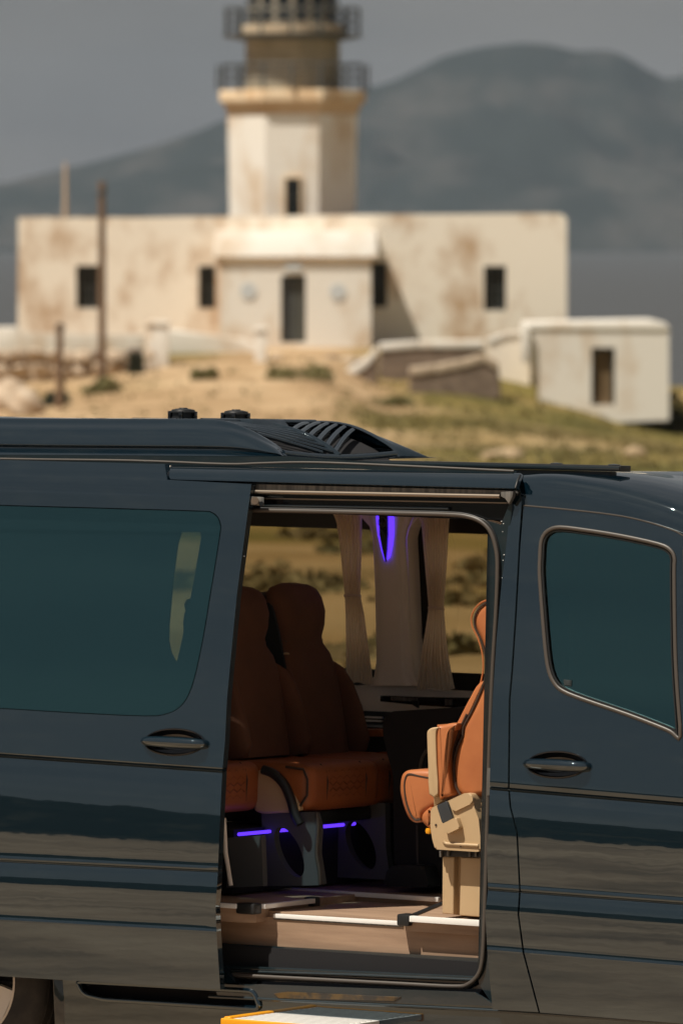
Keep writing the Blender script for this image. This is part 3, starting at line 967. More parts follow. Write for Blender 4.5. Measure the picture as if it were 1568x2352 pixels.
# inner linings that keep the cabin dark
zf = V(780, 2104, .17).z
put('headliner', box_me('headliner', XR + .05, XF + .1, .17, 1.80, zr - .075, zr - .045), M_trim, van)
rw = [(.08, .35), (1.88, .35), (1.88, zr - .02), (.08, zr - .02)]
rear = put('rear_wall', sheet_me('rear_wall', rw, [[(.25, 1.25), (.9, 1.25), (.9, 1.85), (.25, 1.85)], [(1.06, 1.25), (1.71, 1.25), (1.71, 1.85), (1.06, 1.85)]], lambda u, v: Vector((XR, u, v)), None, [], [], (.06, 0, 0), step=50), M_paint, van)
for y0 in (.22, 1.03):
    put('rear_pane', box_me('rear_pane', XR + .02, XR + .026, y0, y0 + .71, 1.22, 1.88), G_far, rear)
put('underbody', box_me('underbody', XR + .05, 2.9, .12, 1.86, .24, zf - .12), M_dark, van)
put('cab_floor', box_me('cab_floor', 1.06, 2.0, .10, 1.86, zf - .12, zf - .02), M_dark, van)
# nose, outside the picture
nose = [(1.80, .32), (2.95, .30), (3.08, .55), (3.05, .92), (2.86, 1.10), (2.40, 1.22), (2.02, 1.28), (1.80, 1.28)]
put('bonnet', prism_me('bonnet', [Vector((x, .06, z)) for x, z in nose], (0, 1.84, 0), .05, 4), M_paint, van)
ws = [(1.50, 1.93), (2.34, 1.24), (2.30, 1.22), (1.46, 1.91)]
put('windscreen', prism_me('windscreen', [Vector((x, .14, z)) for x, z in ws], (0, 1.68, 0), .004), G_clear, van)
for y in (.08, 1.84):
    put('front_pillar', tube_me('front_pillar', [Vector((1.40, y + .04 * (1 if y < 1 else -1), 1.96)), Vector((1.9, y, 1.62)), Vector((2.36, y, 1.24))], .04, 10), M_paint, van)

# ---- wheels
def wheel(x, y, z, s):
    w = link(bpy.data.objects.new('wheel', None))
    w.parent = van
    w.location = (x, y, z)
    w.rotation_euler = (math.pi / 2 * s, 0, 0)
    return w
def lathe_prof(nm, prof, n=40):
    vs, fs = [], []
    for r, z in prof:
        for k in range(n):
            a = 2 * math.pi * k / n
            vs.append((r * math.cos(a), r * math.sin(a), z))
    m = len(prof)
    for i in range(m):
        for k in range(n):
            fs.append((i * n + k, i * n + (k + 1) % n, ((i + 1) % m) * n + (k + 1) % n, ((i + 1) % m) * n + k))
    return from_data(nm, vs, fs, 30)
tyre_me = lathe_prof('tyre', [(.222, 0), (.235, .008), (.28, .012), (.318, .0), (.335, -.018), (.338, -.03), (.330, -.034), (.338, -.040), (.338, -.075), (.330, -.080), (.338, -.086), (.338, -.125), (.330, -.130), (.338, -.136), (.336, -.19), (.31, -.215), (.25, -.22), (.222, -.21)], 56)
rim_me = lathe_prof('rim', [(.222, .002), (.222, -.01), (.205, -.014), (.200, -.03), (.196, -.18), (.204, -.19), (.212, -.01), (.217, .006)], 48)
def spoke_me():
    bm = bmesh.new()
    for k in range(6):
        a = 2 * math.pi * k / 6 - .45
        for h0, h1 in ((0, 1),):
            q = []
            for z in (-.035, -.008):
                for r, w in ((.045, .036), (.206, .066), (.206, -.066), (.045, -.036)):
                    q.append(Vector((r * math.cos(a) - w * math.sin(a), r * math.sin(a) + w * math.cos(a), z - .012 * (1 - r / .2))))
            v = [bm.verts.new(p) for p in q]
            for f in ((0, 1, 2, 3), (4, 5, 6, 7), (0, 1, 5, 4), (1, 2, 6, 5), (2, 3, 7, 6), (3, 0, 4, 7)):
                bm.faces.new([v[i] for i in f])
    r = bmesh.ops.create_cone(bm, cap_ends=True, segments=24, radius1=.062, radius2=.055, depth=.04, matrix=Matrix.Translation((0, 0, -.028)))
    return from_bm(bm, 'spokes', 30)
sp_me = spoke_me()
disc_me = lathe_prof('brake_disc', [(.05, -.09), (.15, -.09), (.15, -.11), (.05, -.11)], 32)
for (x, y, s) in ((WX, .045, 1), (WX, 1.92, -1), (2.22, .045, 1), (2.22, 1.92, -1)):
    w = wheel(x, y, WZ, s)
    put('tyre', tyre_me, M_tyre, w)
    put('rim', rim_me, M_rim, w)
    put('spokes', sp_me, M_rim, w)
    put('brake_disc', disc_me, M_rack, w)
plate('arch_liner', [(40, 2200), (150, 2215), (152, 2420), (100, 2430)], .20, .25, M_tyre, van)
put('mud_flap', hexa_me('mud_flap', flat([(128, 2410), (150, 2412), (150, 2235), (120, 2225)], .03) + flat([(128, 2410), (150, 2412), (150, 2235), (120, 2225)], .20), .006), M_paint_dust, van)

# ---- retractable step with a yellow edge
stepp = link(bpy.data.objects.new('side_step', None))
stepp.parent = van
pa = V(632, 2327, .03)
pb_ = V(872, 2338, .03)
zs = pa.z
put('step_plate', box_me('step_plate', pa.x, pb_.x, -.26, .03, zs - .02, zs, .004), M_white, stepp)
put('step_edge', box_me('step_edge', pa.x - .03, pb_.x, -.280, -.262, zs - .026, zs + .002, .007, 3), M_yellow, stepp)
put('step_end', box_me('step_end', pa.x - .03, pa.x - .002, -.260, .03, zs - .03, zs + .006, .007, 3), M_yellow, stepp)
for k in range(7):
    y = -.235 + k * .037
    put('tread_rib', box_me('tread_rib', pa.x + .01, pb_.x - .01, y, y + .006, zs - .002, zs + .0022), MATS.get('tread_grey') or mat('tread_grey', (.45, .44, .42), .6), stepp)
# ------------------------------------------------------------------ inside the van
floor = put('cabin_floor', box_me('cabin_floor', XR + .06, 1.0, .172, 1.79, zf - .05, zf), M_wood, van)
xa, xb = V(633, 2099, .165).x, V(922, 2118, .165).x
def strip(nm, a, b, w=.018, h=.012, m=M_strip, parent=floor, up=(0, 0, 1)):
    a, b = Vector(a), Vector(b)
    t = (b - a).normalized()
    n = t.cross(Vector(up)).normalized() * w
    u = Vector((0, 0, h))
    return put(nm, hexa_me(nm, [a - n * .2 - u, b - n * .2 - u, b + n * .8 - u, a + n * .8 - u, a - n * .2, b - n * .2, b + n * .8, a + n * .8], .002), m, parent)
strip('floor_trim', V(633, 2099, .165), V(930, 2117, .165), .022, .014)
strip('trim_shadow', V(633, 2108, .168), V(930, 2126, .168), .02, .006, M_rack)
# wooden riser, kick panel, ledge
plate('step_riser', [(430, 2098), (1118, 2130), (1118, 2205), (430, 2164)], .155, .02, M_wood, van)
plate('kick_panel', [(430, 2163), (1118, 2203), (1118, 2250), (430, 2222)], .125, .02, M_paint_dust, van)
put('step_ledge', hexa_me('step_ledge', flat([(430, 2222), (1118, 2252), (1118, 2244), (430, 2214)], .085) + flat([(430, 2222), (1118, 2252), (1118, 2244), (430, 2214)], .13), .003), M_paint_dust, van)
plate('sill_inner', [(430, 2221), (1118, 2251), (1118, 2300), (430, 2275)], .095, .02, M_blackgloss, van)
put('sill_guide', tube_me('sill_guide', [V(x, y, .085) for x, y in ((500, 2231), (800, 2240), (1090, 2252))], .006, 8), M_paint_dust, van)
# raised floor left of the step
pl_c = V(578, 2081, .06)
zl = pl_c.z
left = put('raised_floor', prism_me('raised_floor', [Vector((-1.9, .06, zl)), Vector((pl_c.x - .05, .06, zl)), Vector((pl_c.x, .09, zl)), Vector((pl_c.x, .46, zl)), Vector((pl_c.x, .9, zl)), Vector((-1.9, .9, zl))], (0, 0, -.06), .004), M_wood, van)
strip('edge_trim', (-1.7, .052, zl + .004), (pl_c.x - .05, .052, zl + .004), .02, .016, M_strip, left)
strip('edge_trim', (pl_c.x + .012, .10, zl + .004), (pl_c.x + .012, .44, zl + .004), .02, .016, M_strip, left)
put('edge_corner', box_me('edge_corner', pl_c.x - .055, pl_c.x + .018, .045, .10, zl - .03, zl + .008, .008), M_black, left)
put('edge_corner', box_me('edge_corner', pl_c.x - .02, pl_c.x + .02, .44, .49, zl - .03, zl + .008, .008), M_black, left)
# far raised floor with its long light strip
fa, fb = V(603, 2041, .78), V(1012, 2066, .78)
zp = (fa.z + fb.z) / 2
print('floor levels', zf, zl, zp, 'roof', zr, 'wheel', WZ, WX)
farf = put('raised_floor', prism_me('raised_floor', [Vector((-1.9, .50, zp)), Vector((V(515, 2046, .5).x, .50, zp)), Vector((fa.x - .02, .74, zp)), Vector((fa.x, .78, zp)), Vector((fb.x + .02, .78, zp)), Vector((.95, .78, zp)), Vector((.95, 1.79, zp)), Vector((-1.9, 1.79, zp))], (0, 0, -.055), .003), M_wood, van)
strip('edge_trim', (fa.x, .776, zp + .008), (fb.x, .776, zp + .008), .02, .016, M_strip, farf)
strip('edge_trim', V(517, 2047, .53), V(588, 2038, .74), .02, .012, M_strip, farf)
put('edge_corner', box_me('edge_corner', fa.x - .035, fa.x, .735, .80, zp - .03, zp + .01, .006), M_black, farf)
# raised floor under the seat beside the pillar
ra, rb = V(945, 2108, .115), V(1125, 2119, .115)
zq = ra.z
right = put('raised_floor', prism_me('raised_floor', [Vector((V(930, 2108, .115).x, .125, zq)), Vector((1.0, .125, zq)), Vector((1.0, .78, zq)), Vector((fb.x + .03, .78, zq))], (0, 0, -.048), .003), M_wood, van)
strip('edge_trim', (ra.x, .118, zq + .006), (rb.x, .118, zq + .006), .024, .020, M_strip, right)
put('edge_corner', box_me('edge_corner', ra.x - .05, ra.x - .002, .10, .16, zq - .03, zq + .010, .008), M_black, right)
strip('edge_dark', (ra.x - .028, .16, zq + .006), (fb.x + .02, .77, zq + .006), .022, .015, M_black, right)

# ---- pair of seats in the rear row, facing forward
def ring_me(nm, secs, n=20, e=2.6, smooth=60):
    """rounded tube through sections: (centre, half-width vector, half-depth vector)"""
    vs, fs = [], []
    for c, a, b in secs:
        c, a, b = Vector(c), Vector(a), Vector(b)
        for k in range(n):
            t = 2 * math.pi * k / n
            ct, st = math.cos(t), math.sin(t)
            vs.append(c + a * (math.copysign(abs(ct) ** (2 / e), ct)) + b * (math.copysign(abs(st) ** (2 / e), st)))
    m = len(secs)
    for i in range(m - 1):
        for k in range(n):
            fs.append((i * n + k, i * n + (k + 1) % n, (i + 1) * n + (k + 1) % n, (i + 1) * n + k))
    fs.append(tuple(range(n)))
    fs.append(tuple((m - 1) * n + k for k in range(n)))
    return from_data(nm, vs, fs, smooth)

def rear_seat(yc, base_px, base_y, head_px, head_top, x_front, z_top, z_bot, head_dy=.0):
    s = link(bpy.data.objects.new('rear_seat', None))
    s.parent = van
    b = V(base_px, base_y, yc)
    h = V(head_px, head_top, yc)
    H = (h - b).length
    ax = (h - b).normalized()
    fwd = Vector((ax.z, 0, -ax.x)).normalized()
    lat = Vector((0, 1, 0))
    hs = [0, .10, .30, .48, .58, .64, .68, .74, .82, .90, .95, .98, 1.0]
    ws = [.175, .185, .19, .185, .170, .145, .135, .145, .162, .168, .158, .125, .055]
    ds = [.07, .07, .065, .06, .058, .055, .055, .058, .062, .060, .052, .038, .012]
    fo = [0, 0, .01, .02, .02, .015, .02, .035, .04, .035, .03, .025, .02]
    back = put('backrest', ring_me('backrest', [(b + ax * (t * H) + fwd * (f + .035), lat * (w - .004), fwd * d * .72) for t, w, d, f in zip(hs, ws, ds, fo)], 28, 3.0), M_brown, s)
    put('back_shell', ring_me('back_shell', [(b + ax * (t * H * .985) + fwd * (f - .045), lat * (w + .008), fwd * .062) for t, w, d, f in zip(hs[:-1], ws, ds, fo)], 24, 3.4), M_black, s)
    for sgn in (-1, 1):
        secs = []
        for t, r in ((.0, .03), (.06, .05), (.25, .052), (.40, .046), (.49, .034), (.54, .012)):
            secs.append((b + ax * (t * H) + lat * (sgn * float(np.interp(t, (0, .3, .45, .55), (.205, .205, .195, .175)))) + fwd * (.07 - .03 * t), lat * r * .55, fwd * r * 1.3))
        put('side_bolster', ring_me('side_bolster', secs, 16, 2.3), M_brown, s)
    for t in (.66,):
        put('seam', tube_me('seam', [b + ax * (t * H) + lat * (w * .13) + fwd * (float(np.interp(t, hs, fo)) + float(np.interp(t, hs, ds)) * .99) for w in (-1, -.4, .4, 1)], .0035, 6), M_piping, s)
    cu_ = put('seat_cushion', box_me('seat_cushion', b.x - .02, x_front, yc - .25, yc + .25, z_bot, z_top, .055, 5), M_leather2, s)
    for k in (-1, 1):
        put('front_seam', tube_me('front_seam', [Vector((x_front - .03, yc + k * .135, z_top - .002)), Vector((x_front - .008, yc + k * .135, z_top - .025)), Vector((x_front + .001, yc + k * .135, z_top - .06)), Vector((x_front - .004, yc + k * .135, z_bot + .04))], .004, 6), M_piping, cu_)
    hgt = z_top - z_bot
    for r_ in range(6):
        zz = z_bot + .035 + r_ * (hgt - .065) / 5
        pts = [Vector((x_front + .0005 - .006 * (abs(r_ - 2.5) / 2.5) ** 2, yc - .12 + i * .024, zz + (.006 if (i + r_) % 2 else -.006))) for i in range(11)]
        put('quilt_seam', tube_me('quilt_seam', pts, .0024, 5), M_seam, cu_)
    pc = [Vector((x_front - .03, yc - .252, z_top - .015)), Vector((x_front - .012, yc - .252, z_top - .05)), Vector((x_front - .012, yc - .252, z_bot + .06)), Vector((x_front - .04, yc - .252, z_bot + .02))]
    put('cushion_piping', tube_me('cushion_piping', [Vector((x_front - .10, yc - .251, z_top - .010))] + pc, .005, 6), M_piping, cu_)
    return s, back
def seat_z(y):
    return V(800, 1752, y).z
zt_n, zb_n = V(560, 1757, .33).z, V(560, 1873, .33).z
xf_n = V(605, 1815, .58).x
s1, _b = rear_seat(.33, 255, 1740, 200, 1352, xf_n, zt_n, zb_n)
zt_m, zb_m = V(800, 1752, .81).z, V(800, 1860, .81).z
xf_f = V(715, 1800, .555).x
s2, _b = rear_seat(.80, 578, 1748, 500, 1354, xf_f, zt_m, zb_m)
s4, bk = rear_seat(1.27, 716, 1745, 630, 1348, xf_f - .02, zt_m, zb_m)
plate('gap_strip', smooth_line([(598, 1396), (622, 1392), (640, 1460), (655, 1540), (672, 1640), (694, 1748), (648, 1748), (626, 1640), (606, 1500)], 3, closed=True), 1.04, .012, mat('gap_strip_dark', (.006, .012, .015), .8), s4)  # added dark strip for the far shell's side, between the backrests
q = V(661, 1503, 1.05)
put('headrest_button', lathe_me('headrest_button', [(.011, 0), (.009, .005), (.001, .007)], 12, q - Vector((0, .01, 0))), M_beige, bk)
pillow('side_shell', smooth_line([(592, 1772), (622, 1778), (655, 1798), (678, 1828), (691, 1862), (640, 1868), (598, 1868), (583, 1850)], 3, closed=True), .542, .025, M_beige, s1, .01)
put('arm_support', tube_me('arm_support', smooth_line([tuple(V(x, y, .535)) for x, y in ((604, 1768), (628, 1778), (652, 1802), (668, 1838), (676, 1868), (689, 1894))], 4), .017, 12), M_black, s1)
# leg panels with oval openings
def leg_panel(outline, hole, y, s):
    u = [(p.x, p.z) for p in flat(outline, y)]
    hh = [(p.x, p.z) for p in flat(hole, y)]
    me = sheet_me('leg_panel', u, [hh], lambda a, b: Vector((a, y, b)), None, [], [], (0, .035, 0), step=50)
    return put('leg_panel', me, M_greyleg, s)
lp = leg_panel(round_poly([(600, 1866), (722, 1866), (731, 1900), (727, 1960), (739, 2034), (604, 2037)], 6), ell(664, 1958, 26, 62, 28, math.radians(-24)), .57, s2)
put('leg_edge', tube_me('leg_edge', smooth_line([tuple(V(x, y, .57)) for x, y in ((727, 1868), (730, 1900), (727, 1960), (733, 2000), (735, 2032))], 4), .007, 8), M_rubber, lp)
lp = leg_panel(round_poly([(768, 1848), (884, 1845), (886, 1950), (896, 2022), (772, 2016)], 6), ell(828, 1943, 28, 60, 28, math.radians(-24)), 1.08, s2)
plate('leg_panel', [(524, 1925), (600, 1920), (604, 2036), (520, 2040)], .34, .03, M_greyleg, s1)
put('pillar_lining', tube_me('pillar_lining', [V(x, y, .14) for x, y in ((514, 1880), (518, 1960), (530, 2035))], .008, 8), M_trim, van)
put('seat_beam', box_me('seat_beam', xf_f - .4, xf_f - .06, .6, 1.5, zb_m - .05, zb_m - .005, .01), M_black, van)
lx = V(548, 1917, .36)
leds = put('light_strip', tube_me('light_strip', [Vector((lx.x, .36 + k * .1, lx.z)) for k in range(9)], .006, 8), M_lamp, van)
put('seat_backing', box_me('seat_backing', lx.x - .25, lx.x - .02, .36, 1.55, zp + .01, zb_m - .06), M_dark, van)

# ---- rear-facing seat beside the pillar, in the sun
s3 = link(bpy.data.objects.new('forward_seat', None))
s3.parent = van
contour = c5([(283, 1185), (230, 1205), (185, 1250), (163, 1310), (170, 1370), (200, 1430), (225, 1500), (240, 1570), (243, 1650), (230, 1730), (205, 1800), (170, 1880), (130, 1960), (90, 2035)]) + cs([(760, 240), (715, 340), (680, 450), (668, 540), (668, 650), (688, 780), (735, 865)])
contour = smooth_line(contour, 2)
bb = pillow('backrest', contour + cs([(800, 880), (880, 880), (1010, 870)]) + [(1165, 1640), (1165, 1372)], .13, .46, M_leather, s3, .022)
put('piping', tube_me('piping', [V(x, y, .133) for x, y in contour], .0042, 6), M_piping, bb)
put('piping', tube_me('piping', [V(x - 7, y - 3, .16) for x, y in contour[:22]], .003, 6), M_leather, bb)
pillow('back_bolster', smooth_line(c5([(228, 1722), (180, 1760), (140, 1830), (100, 1905), (60, 1985)]) + cs([(700, 115), (672, 190), (640, 260), (618, 380), (612, 520), (625, 700), (645, 850), (690, 845), (664, 650), (668, 520), (720, 330), (800, 130)]) + c5([(150, 1930), (205, 1810), (240, 1735)]), 2, closed=True), .145, .42, M_leather, s3, .010)
put('bolster_seam', tube_me('bolster_seam', [V(x, y, .142) for x, y in cs([(800, 20), (740, 150), (680, 330), (655, 440), (648, 560), (660, 760)])], .004, 6), M_piping, s3)
put('bolster_seam', tube_me('bolster_seam', [V(x, y, .142) for x, y in cs([(680, 180), (650, 205), (628, 290), (615, 480), (628, 700), (645, 850)])], .0055, 6), M_piping, s3)
pillow('arm_pad', smooth_line(cs([(484, 190), (540, 140), (700, 110), (690, 190), (650, 202), (625, 290), (612, 480), (625, 700), (642, 862), (565, 888), (508, 860)]), 3, closed=True), .10, .10, M_leather, s3, .014)
pillow('arm_plate', smooth_line(cs([(386, 250), (395, 195), (430, 165), (480, 156), (512, 160), (490, 190), (482, 260), (492, 560), (504, 858), (410, 858), (398, 560)]), 2, closed=True), .098, .045, M_beige, s3, .006)
plate('arm_post', cs([(452, 858), (545, 880), (545, 930), (460, 985)]), .13, .04, M_beige, s3, .002)
cush = pillow('seat_cushion', smooth_line(cs([(108, 800), (118, 690), (150, 630), (220, 602), (400, 598), (520, 640), (560, 800), (520, 960), (440, 1010), (350, 1060), (335, 1130), (270, 1156), (200, 1110), (150, 1000), (118, 880)]), 3, closed=True), .15, .46, M_leather, s3, .024)
put('piping', tube_me('piping', smooth_line([tuple(V(x, y, .152)) for x, y in cs([(420, 690), (300, 668), (200, 650), (165, 680), (150, 770), (165, 920), (205, 1050), (260, 1125), (320, 1120)])], 3), .004, 6), M_piping, cush)
pillow('cushion_tuck', smooth_line(cs([(440, 1000), (370, 1035), (335, 1090), (350, 1160), (440, 1210)]), 3, closed=True), .125, .1, M_leather, s3, .015)
cover = plate('side_cover', round_poly(cs([(425, 1020), (450, 990), (600, 930), (780, 845), (845, 852), (868, 910), (880, 1000), (925, 1120), (942, 1300), (942, 1445), (915, 1462), (470, 1435), (440, 1330), (420, 1200)]), 4), .10, .06, M_beige, s3, .008, 3)
plate('cover_cap', round_poly(cs([(612, 940), (640, 912), (780, 846), (840, 852), (866, 905), (858, 952), (662, 1046)]), 5), .092, .02, M_beige, cover, .005, 3)
plate('lever_plate', round_poly(cs([(485, 975), (590, 930), (655, 1110), (545, 1165)]), 3), .088, .02, mat('lever_grey', (.035, .04, .045), .45), cover, .003)
plate('lever_body', round_poly(cs([(538, 1172), (655, 1112), (690, 1102), (727, 1212), (592, 1276)]), 3), .075, .035, M_beige, cover, .005, 3)
put('cover_rib', tube_me('cover_rib', smooth_line([tuple(V(x, y, .099)) for x, y in cs([(562, 1352), (585, 1374), (640, 1380), (925, 1396)])], 3), .006, 8), M_beige, cover)
for x, y in ((478, 1180), (700, 988), (738, 1402)):
    q = cs([(x, y)])[0]
    put('cover_screw', tube_me('cover_screw', [V(q[0], q[1], .097), V(q[0], q[1], .103)], .004, 8), M_piping, cover)
plate('cover_back', cs([(870, 890), (930, 890), (960, 960), (960, 1440), (940, 1440), (935, 1200), (890, 1010)]), .15, .05, M_beige, s3, .003)
q = cs([(405, 1243)])[0]
put('release_knob', lathe_me('release_knob', [(.001, -.01), (.010, -.008), (.012, 0), (.010, .008), (.001, .01)], 14, V(q[0], q[1], .14)), M_yellow, s3)
plate('seat_slide', cs([(512, 1448), (945, 1458), (945, 1522), (515, 1508)]), .15, .3, M_black, s3, .002)
for x in (512, 590, 815, 880):
    plate('slide_clip', cs([(x, 1450), (x + 22, 1451), (x + 22, 1516), (x, 1514)]), .14, .02, M_rack, s3, .002)
plate('pedestal', cs([(545, 1508), (668, 1514), (660, 2118), (540, 2108)]), .17, .3, M_beige, s3, .006, 3)
plate('pedestal', cs([(735, 1516), (1000, 1526), (1000, 2150), (722, 2128)]), .165, .3, M_beige, s3, .006, 3)
plate('pedestal_groove', cs([(660, 1512), (740, 1516), (730, 2126), (650, 2116)]), .20, .2, M_beige, s3)

# ---- dark furniture on the far side
plate('black_cabinet', round_poly([(878, 1650), (900, 1634), (1046, 1626), (1064, 1640), (1064, 2040), (985, 2040), (972, 1990), (905, 1990), (902, 1780), (880, 1700)], 8), 1.02, .45, M_dark, van, .02, 3)
plate('cabinet_base', round_poly([(888, 2000), (905, 1988), (972, 1990), (986, 2040), (880, 2036)], 6), .93, .3, M_black, van, .02, 3)
put('cabinet_handle', tube_me('cabinet_handle', smooth_line([tuple(V(x, y, 1.0)) for x, y in cs([(310, 590), (335, 480), (385, 390)])], 4), .006, 6), M_rubber, van)
put('cabinet_edge', tube_me('cabinet_edge', smooth_line([tuple(V(x, y, 1.012)) for x, y in cs([(280, 1180), (285, 1500), (295, 1650), (340, 1740), (380, 1800)])], 4), .004, 6), M_rubber, van)
tab = plate('fold_table', cw([(520, 1705), (850, 1718), (1300, 1725), (1290, 1800), (1150, 1810), (850, 1790), (520, 1758)]), 1.66, .06, M_blackgloss, van, .004)
plate('table_hinge', cw([(612, 1716), (840, 1726), (840, 1760), (618, 1748)]), 1.652, .01, M_rack, tab)
plate('table_hinge', cw([(1085, 1740), (1145, 1740), (1145, 1790), (1085, 1790)]), 1.652, .01, M_rack, tab)
plate('table_stay', cw([(795, 1750), (850, 1752), (850, 1815), (800, 1785)]), 1.65, .012, M_black, tab)
plate('side_recess', [(800, 1632), (960, 1638), (960, 1668), (800, 1662)], 1.785, .01, M_frit, van)
plate('side_rail', [(803, 1644), (876, 1647), (876, 1651), (803, 1648)], 1.775, .01, M_strip, van)
plate('side_rail', [(803, 1652), (876, 1655), (876, 1659), (803, 1656)], 1.775, .01, M_strip, van)
plate('far_lower_trim', [(700, 1664), (1060, 1680), (1060, 2010), (700, 2000)], 1.78, .015, M_dark, van)
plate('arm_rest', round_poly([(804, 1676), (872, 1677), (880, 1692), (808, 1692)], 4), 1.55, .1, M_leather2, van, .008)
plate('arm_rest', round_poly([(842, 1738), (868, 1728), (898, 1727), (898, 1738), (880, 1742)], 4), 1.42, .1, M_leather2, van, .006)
# ------------------------------------------------------------------ the land, the sea and the far island
def sstep(a, b, x):
    t = np.clip((x - a) / (b - a), 0, 1)
    return t * t * (3 - 2 * t)
def vnoise(x, y, s, seed):
    x, y = np.asarray(x) / s, np.asarray(y) / s
    xi, yi = np.floor(x), np.floor(y)
    fx, fy = x - xi, y - yi
    fx, fy = fx * fx * (3 - 2 * fx), fy * fy * (3 - 2 * fy)
    def h(a, b):
        v = np.sin(a * 127.1 + b * 311.7 + seed * 74.7) * 43758.5453
        return v - np.floor(v)
    return (h(xi, yi) * (1 - fx) + h(xi + 1, yi) * fx) * (1 - fy) + (h(xi, yi + 1) * (1 - fx) + h(xi + 1, yi + 1) * fx) * fy
def fbm(x, y, s, seed, n=4):
    return sum(vnoise(x, y, s / 2 ** k, seed + k) * .5 ** k for k in range(n)) / (2 - .5 ** (n - 1)) - .5
NZ = _vz
def ground_z(X, Y):
    X, Y = np.asarray(X, float), np.asarray(Y, float)
    z = np.interp(Y, [-900, -300, 0, 15, 22, 40, 70, 120, 160, 185, 198, 207, 212, 228, 240, 270, 320, 380], [3, 2, 1.15, .35, 0, -.35, -.75, -1.9, -2.35, -1.9, -1.45, -.95, -.70, -.75, -1.6, -7, -18, -22])
    z = z - sstep(3.0, 11, X) * 2.0 * sstep(150, 200, Y) * (1 - sstep(214, 222, Y) * .2)
    z = z - sstep(-3, -11, X) * .55 * sstep(160, 195, Y) * (1 - sstep(204, 212, Y))
    z = z - .75 * sstep(-.6, 1.6, X) * sstep(165, 196, Y) * (1 - sstep(205.5, 210, Y)) * (1 - .6 * sstep(4.5, 8, X))
    z = z - sstep(60, 400, np.abs(X)) * 6 * sstep(60, 200, Y)
    z = z + fbm(X, Y, 9, 3) * .35 * sstep(30, 45, Y) * (1 - sstep(203, 210, Y)) + fbm(X, Y, 2.2, 9) * .12 * sstep(30, 45, Y) * (1 - sstep(206, 211, Y))
    s = -(X * .866 + (Y - 22) * .5)
    z = z + sstep(45, 170, s) * (10.5 + 10 * fbm(X, Y, 70, 21)) + sstep(40, 80, s) * 1.8 * (fbm(X, Y, 7, 5))
    zv = VO.z - (NZ.x * (X - VO.x) + NZ.y * (Y - VO.y)) / NZ.z - .096
    w = np.exp(-(((X - VO.x - .8) / 7) ** 2 + ((Y - VO.y - .8) / 7) ** 2) ** 2)
    return z * (1 - w) + zv * w
xs_ = np.unique(np.concatenate([np.linspace(-900, -60, 36), np.linspace(-60, -20, 24), np.linspace(-20, 20, 84), np.linspace(20, 60, 22), np.linspace(60, 700, 22)]))
ys_ = np.unique(np.concatenate([np.linspace(-800, -60, 46), np.linspace(-60, 40, 60), np.linspace(40, 235, 240), np.linspace(235, 380, 28)]))
GX, GY = np.meshgrid(xs_, ys_)
GZ = ground_z(GX, GY)
nx, ny = len(xs_), len(ys_)
me = bpy.data.meshes.new('ground')
me.from_pydata(np.stack([GX.ravel(), GY.ravel(), GZ.ravel()], 1).tolist(), [], [(j * nx + i, j * nx + i + 1, (j + 1) * nx + i + 1, (j + 1) * nx + i) for j in range(ny - 1) for i in range(nx - 1)])
me.polygons.foreach_set('use_smooth', [True] * len(me.polygons))
def grass_mask(X, Y):
    m = sstep(-.10, .16, fbm(X, Y, 11, 31) + .10 * sstep(-1, 4, X) - .16 * sstep(2, -3, X))
    far = sstep(120, 150, Y)
    path = sstep(3.2, 1.2, np.abs(X - (-2.2 + (Y - 160) * .012))) * far
    right = sstep(.5, 3.5, X - (Y - 200) * .02) * far
    m = np.clip(m + right * .55 + .45 * sstep(40, 50, Y) * (1 - sstep(105, 130, Y)), 0, 1) * (1 - path)
    m = m * sstep(34, 48, Y)
    s = -(X * .866 + (Y - 22) * .5)
    return m, sstep(34, 48, s + 16 * fbm(X, Y, 14, 8))
gm, sm = grass_mask(GX, GY)
att = me.color_attributes.new('cover', 'FLOAT_COLOR', 'POINT')
buf = np.zeros((nx * ny, 4), np.float32)
buf[:, 0], buf[:, 1], buf[:, 2], buf[:, 3] = gm.ravel(), sm.ravel(), (1 - sstep(30, 44, GY)).ravel(), 1
att.data.foreach_set('color', buf.ravel())
M_ground = bpy.data.materials.new('dry_ground')
M_ground.use_nodes = True
nt = M_ground.node_tree
P = nt.nodes['Principled BSDF']
P.inputs['Roughness'].default_value = .95
P.inputs['Specular IOR Level'].default_value = .1
def N(t):
    return nt.nodes.new(t)
tc = N('ShaderNodeTexCoord')
def noise(scale, detail=5):
    n = N('ShaderNodeTexNoise')
    n.inputs['Scale'].default_value = scale
    n.inputs['Detail'].default_value = detail
    nt.links.new(tc.outputs['Object'], n.inputs['Vector'])
    return n.outputs['Fac']
def ramp(fac, stops):
    r = N('ShaderNodeValToRGB')
    while len(r.color_ramp.elements) < len(stops):
        r.color_ramp.elements.new(.5)
    for e, (p, c) in zip(r.color_ramp.elements, stops):
        e.position = p
        e.color = (*c, 1)
    nt.links.new(fac, r.inputs['Fac'])
    return r.outputs['Color']
def mix(f, a, b):
    m = N('ShaderNodeMix')
    m.data_type = 'RGBA'
    nt.links.new(f, m.inputs['Factor'])
    nt.links.new(a, m.inputs['A'])
    nt.links.new(b, m.inputs['B'])
    return m.outputs['Result']
dirt = ramp(noise(.35, 9), [(.3, (.24, .155, .08)), (.5, (.40, .275, .155)), (.7, (.54, .395, .245))])
grass = ramp(noise(.22, 9), [(.28, (.075, .080, .022)), (.45, (.15, .125, .038)), (.62, (.23, .17, .06)), (.75, (.36, .25, .13))])
scrub = ramp(noise(.25, 8), [(.3, (.006, .009, .006)), (.62, (.012, .015, .010)), (.8, (.06, .05, .03))])
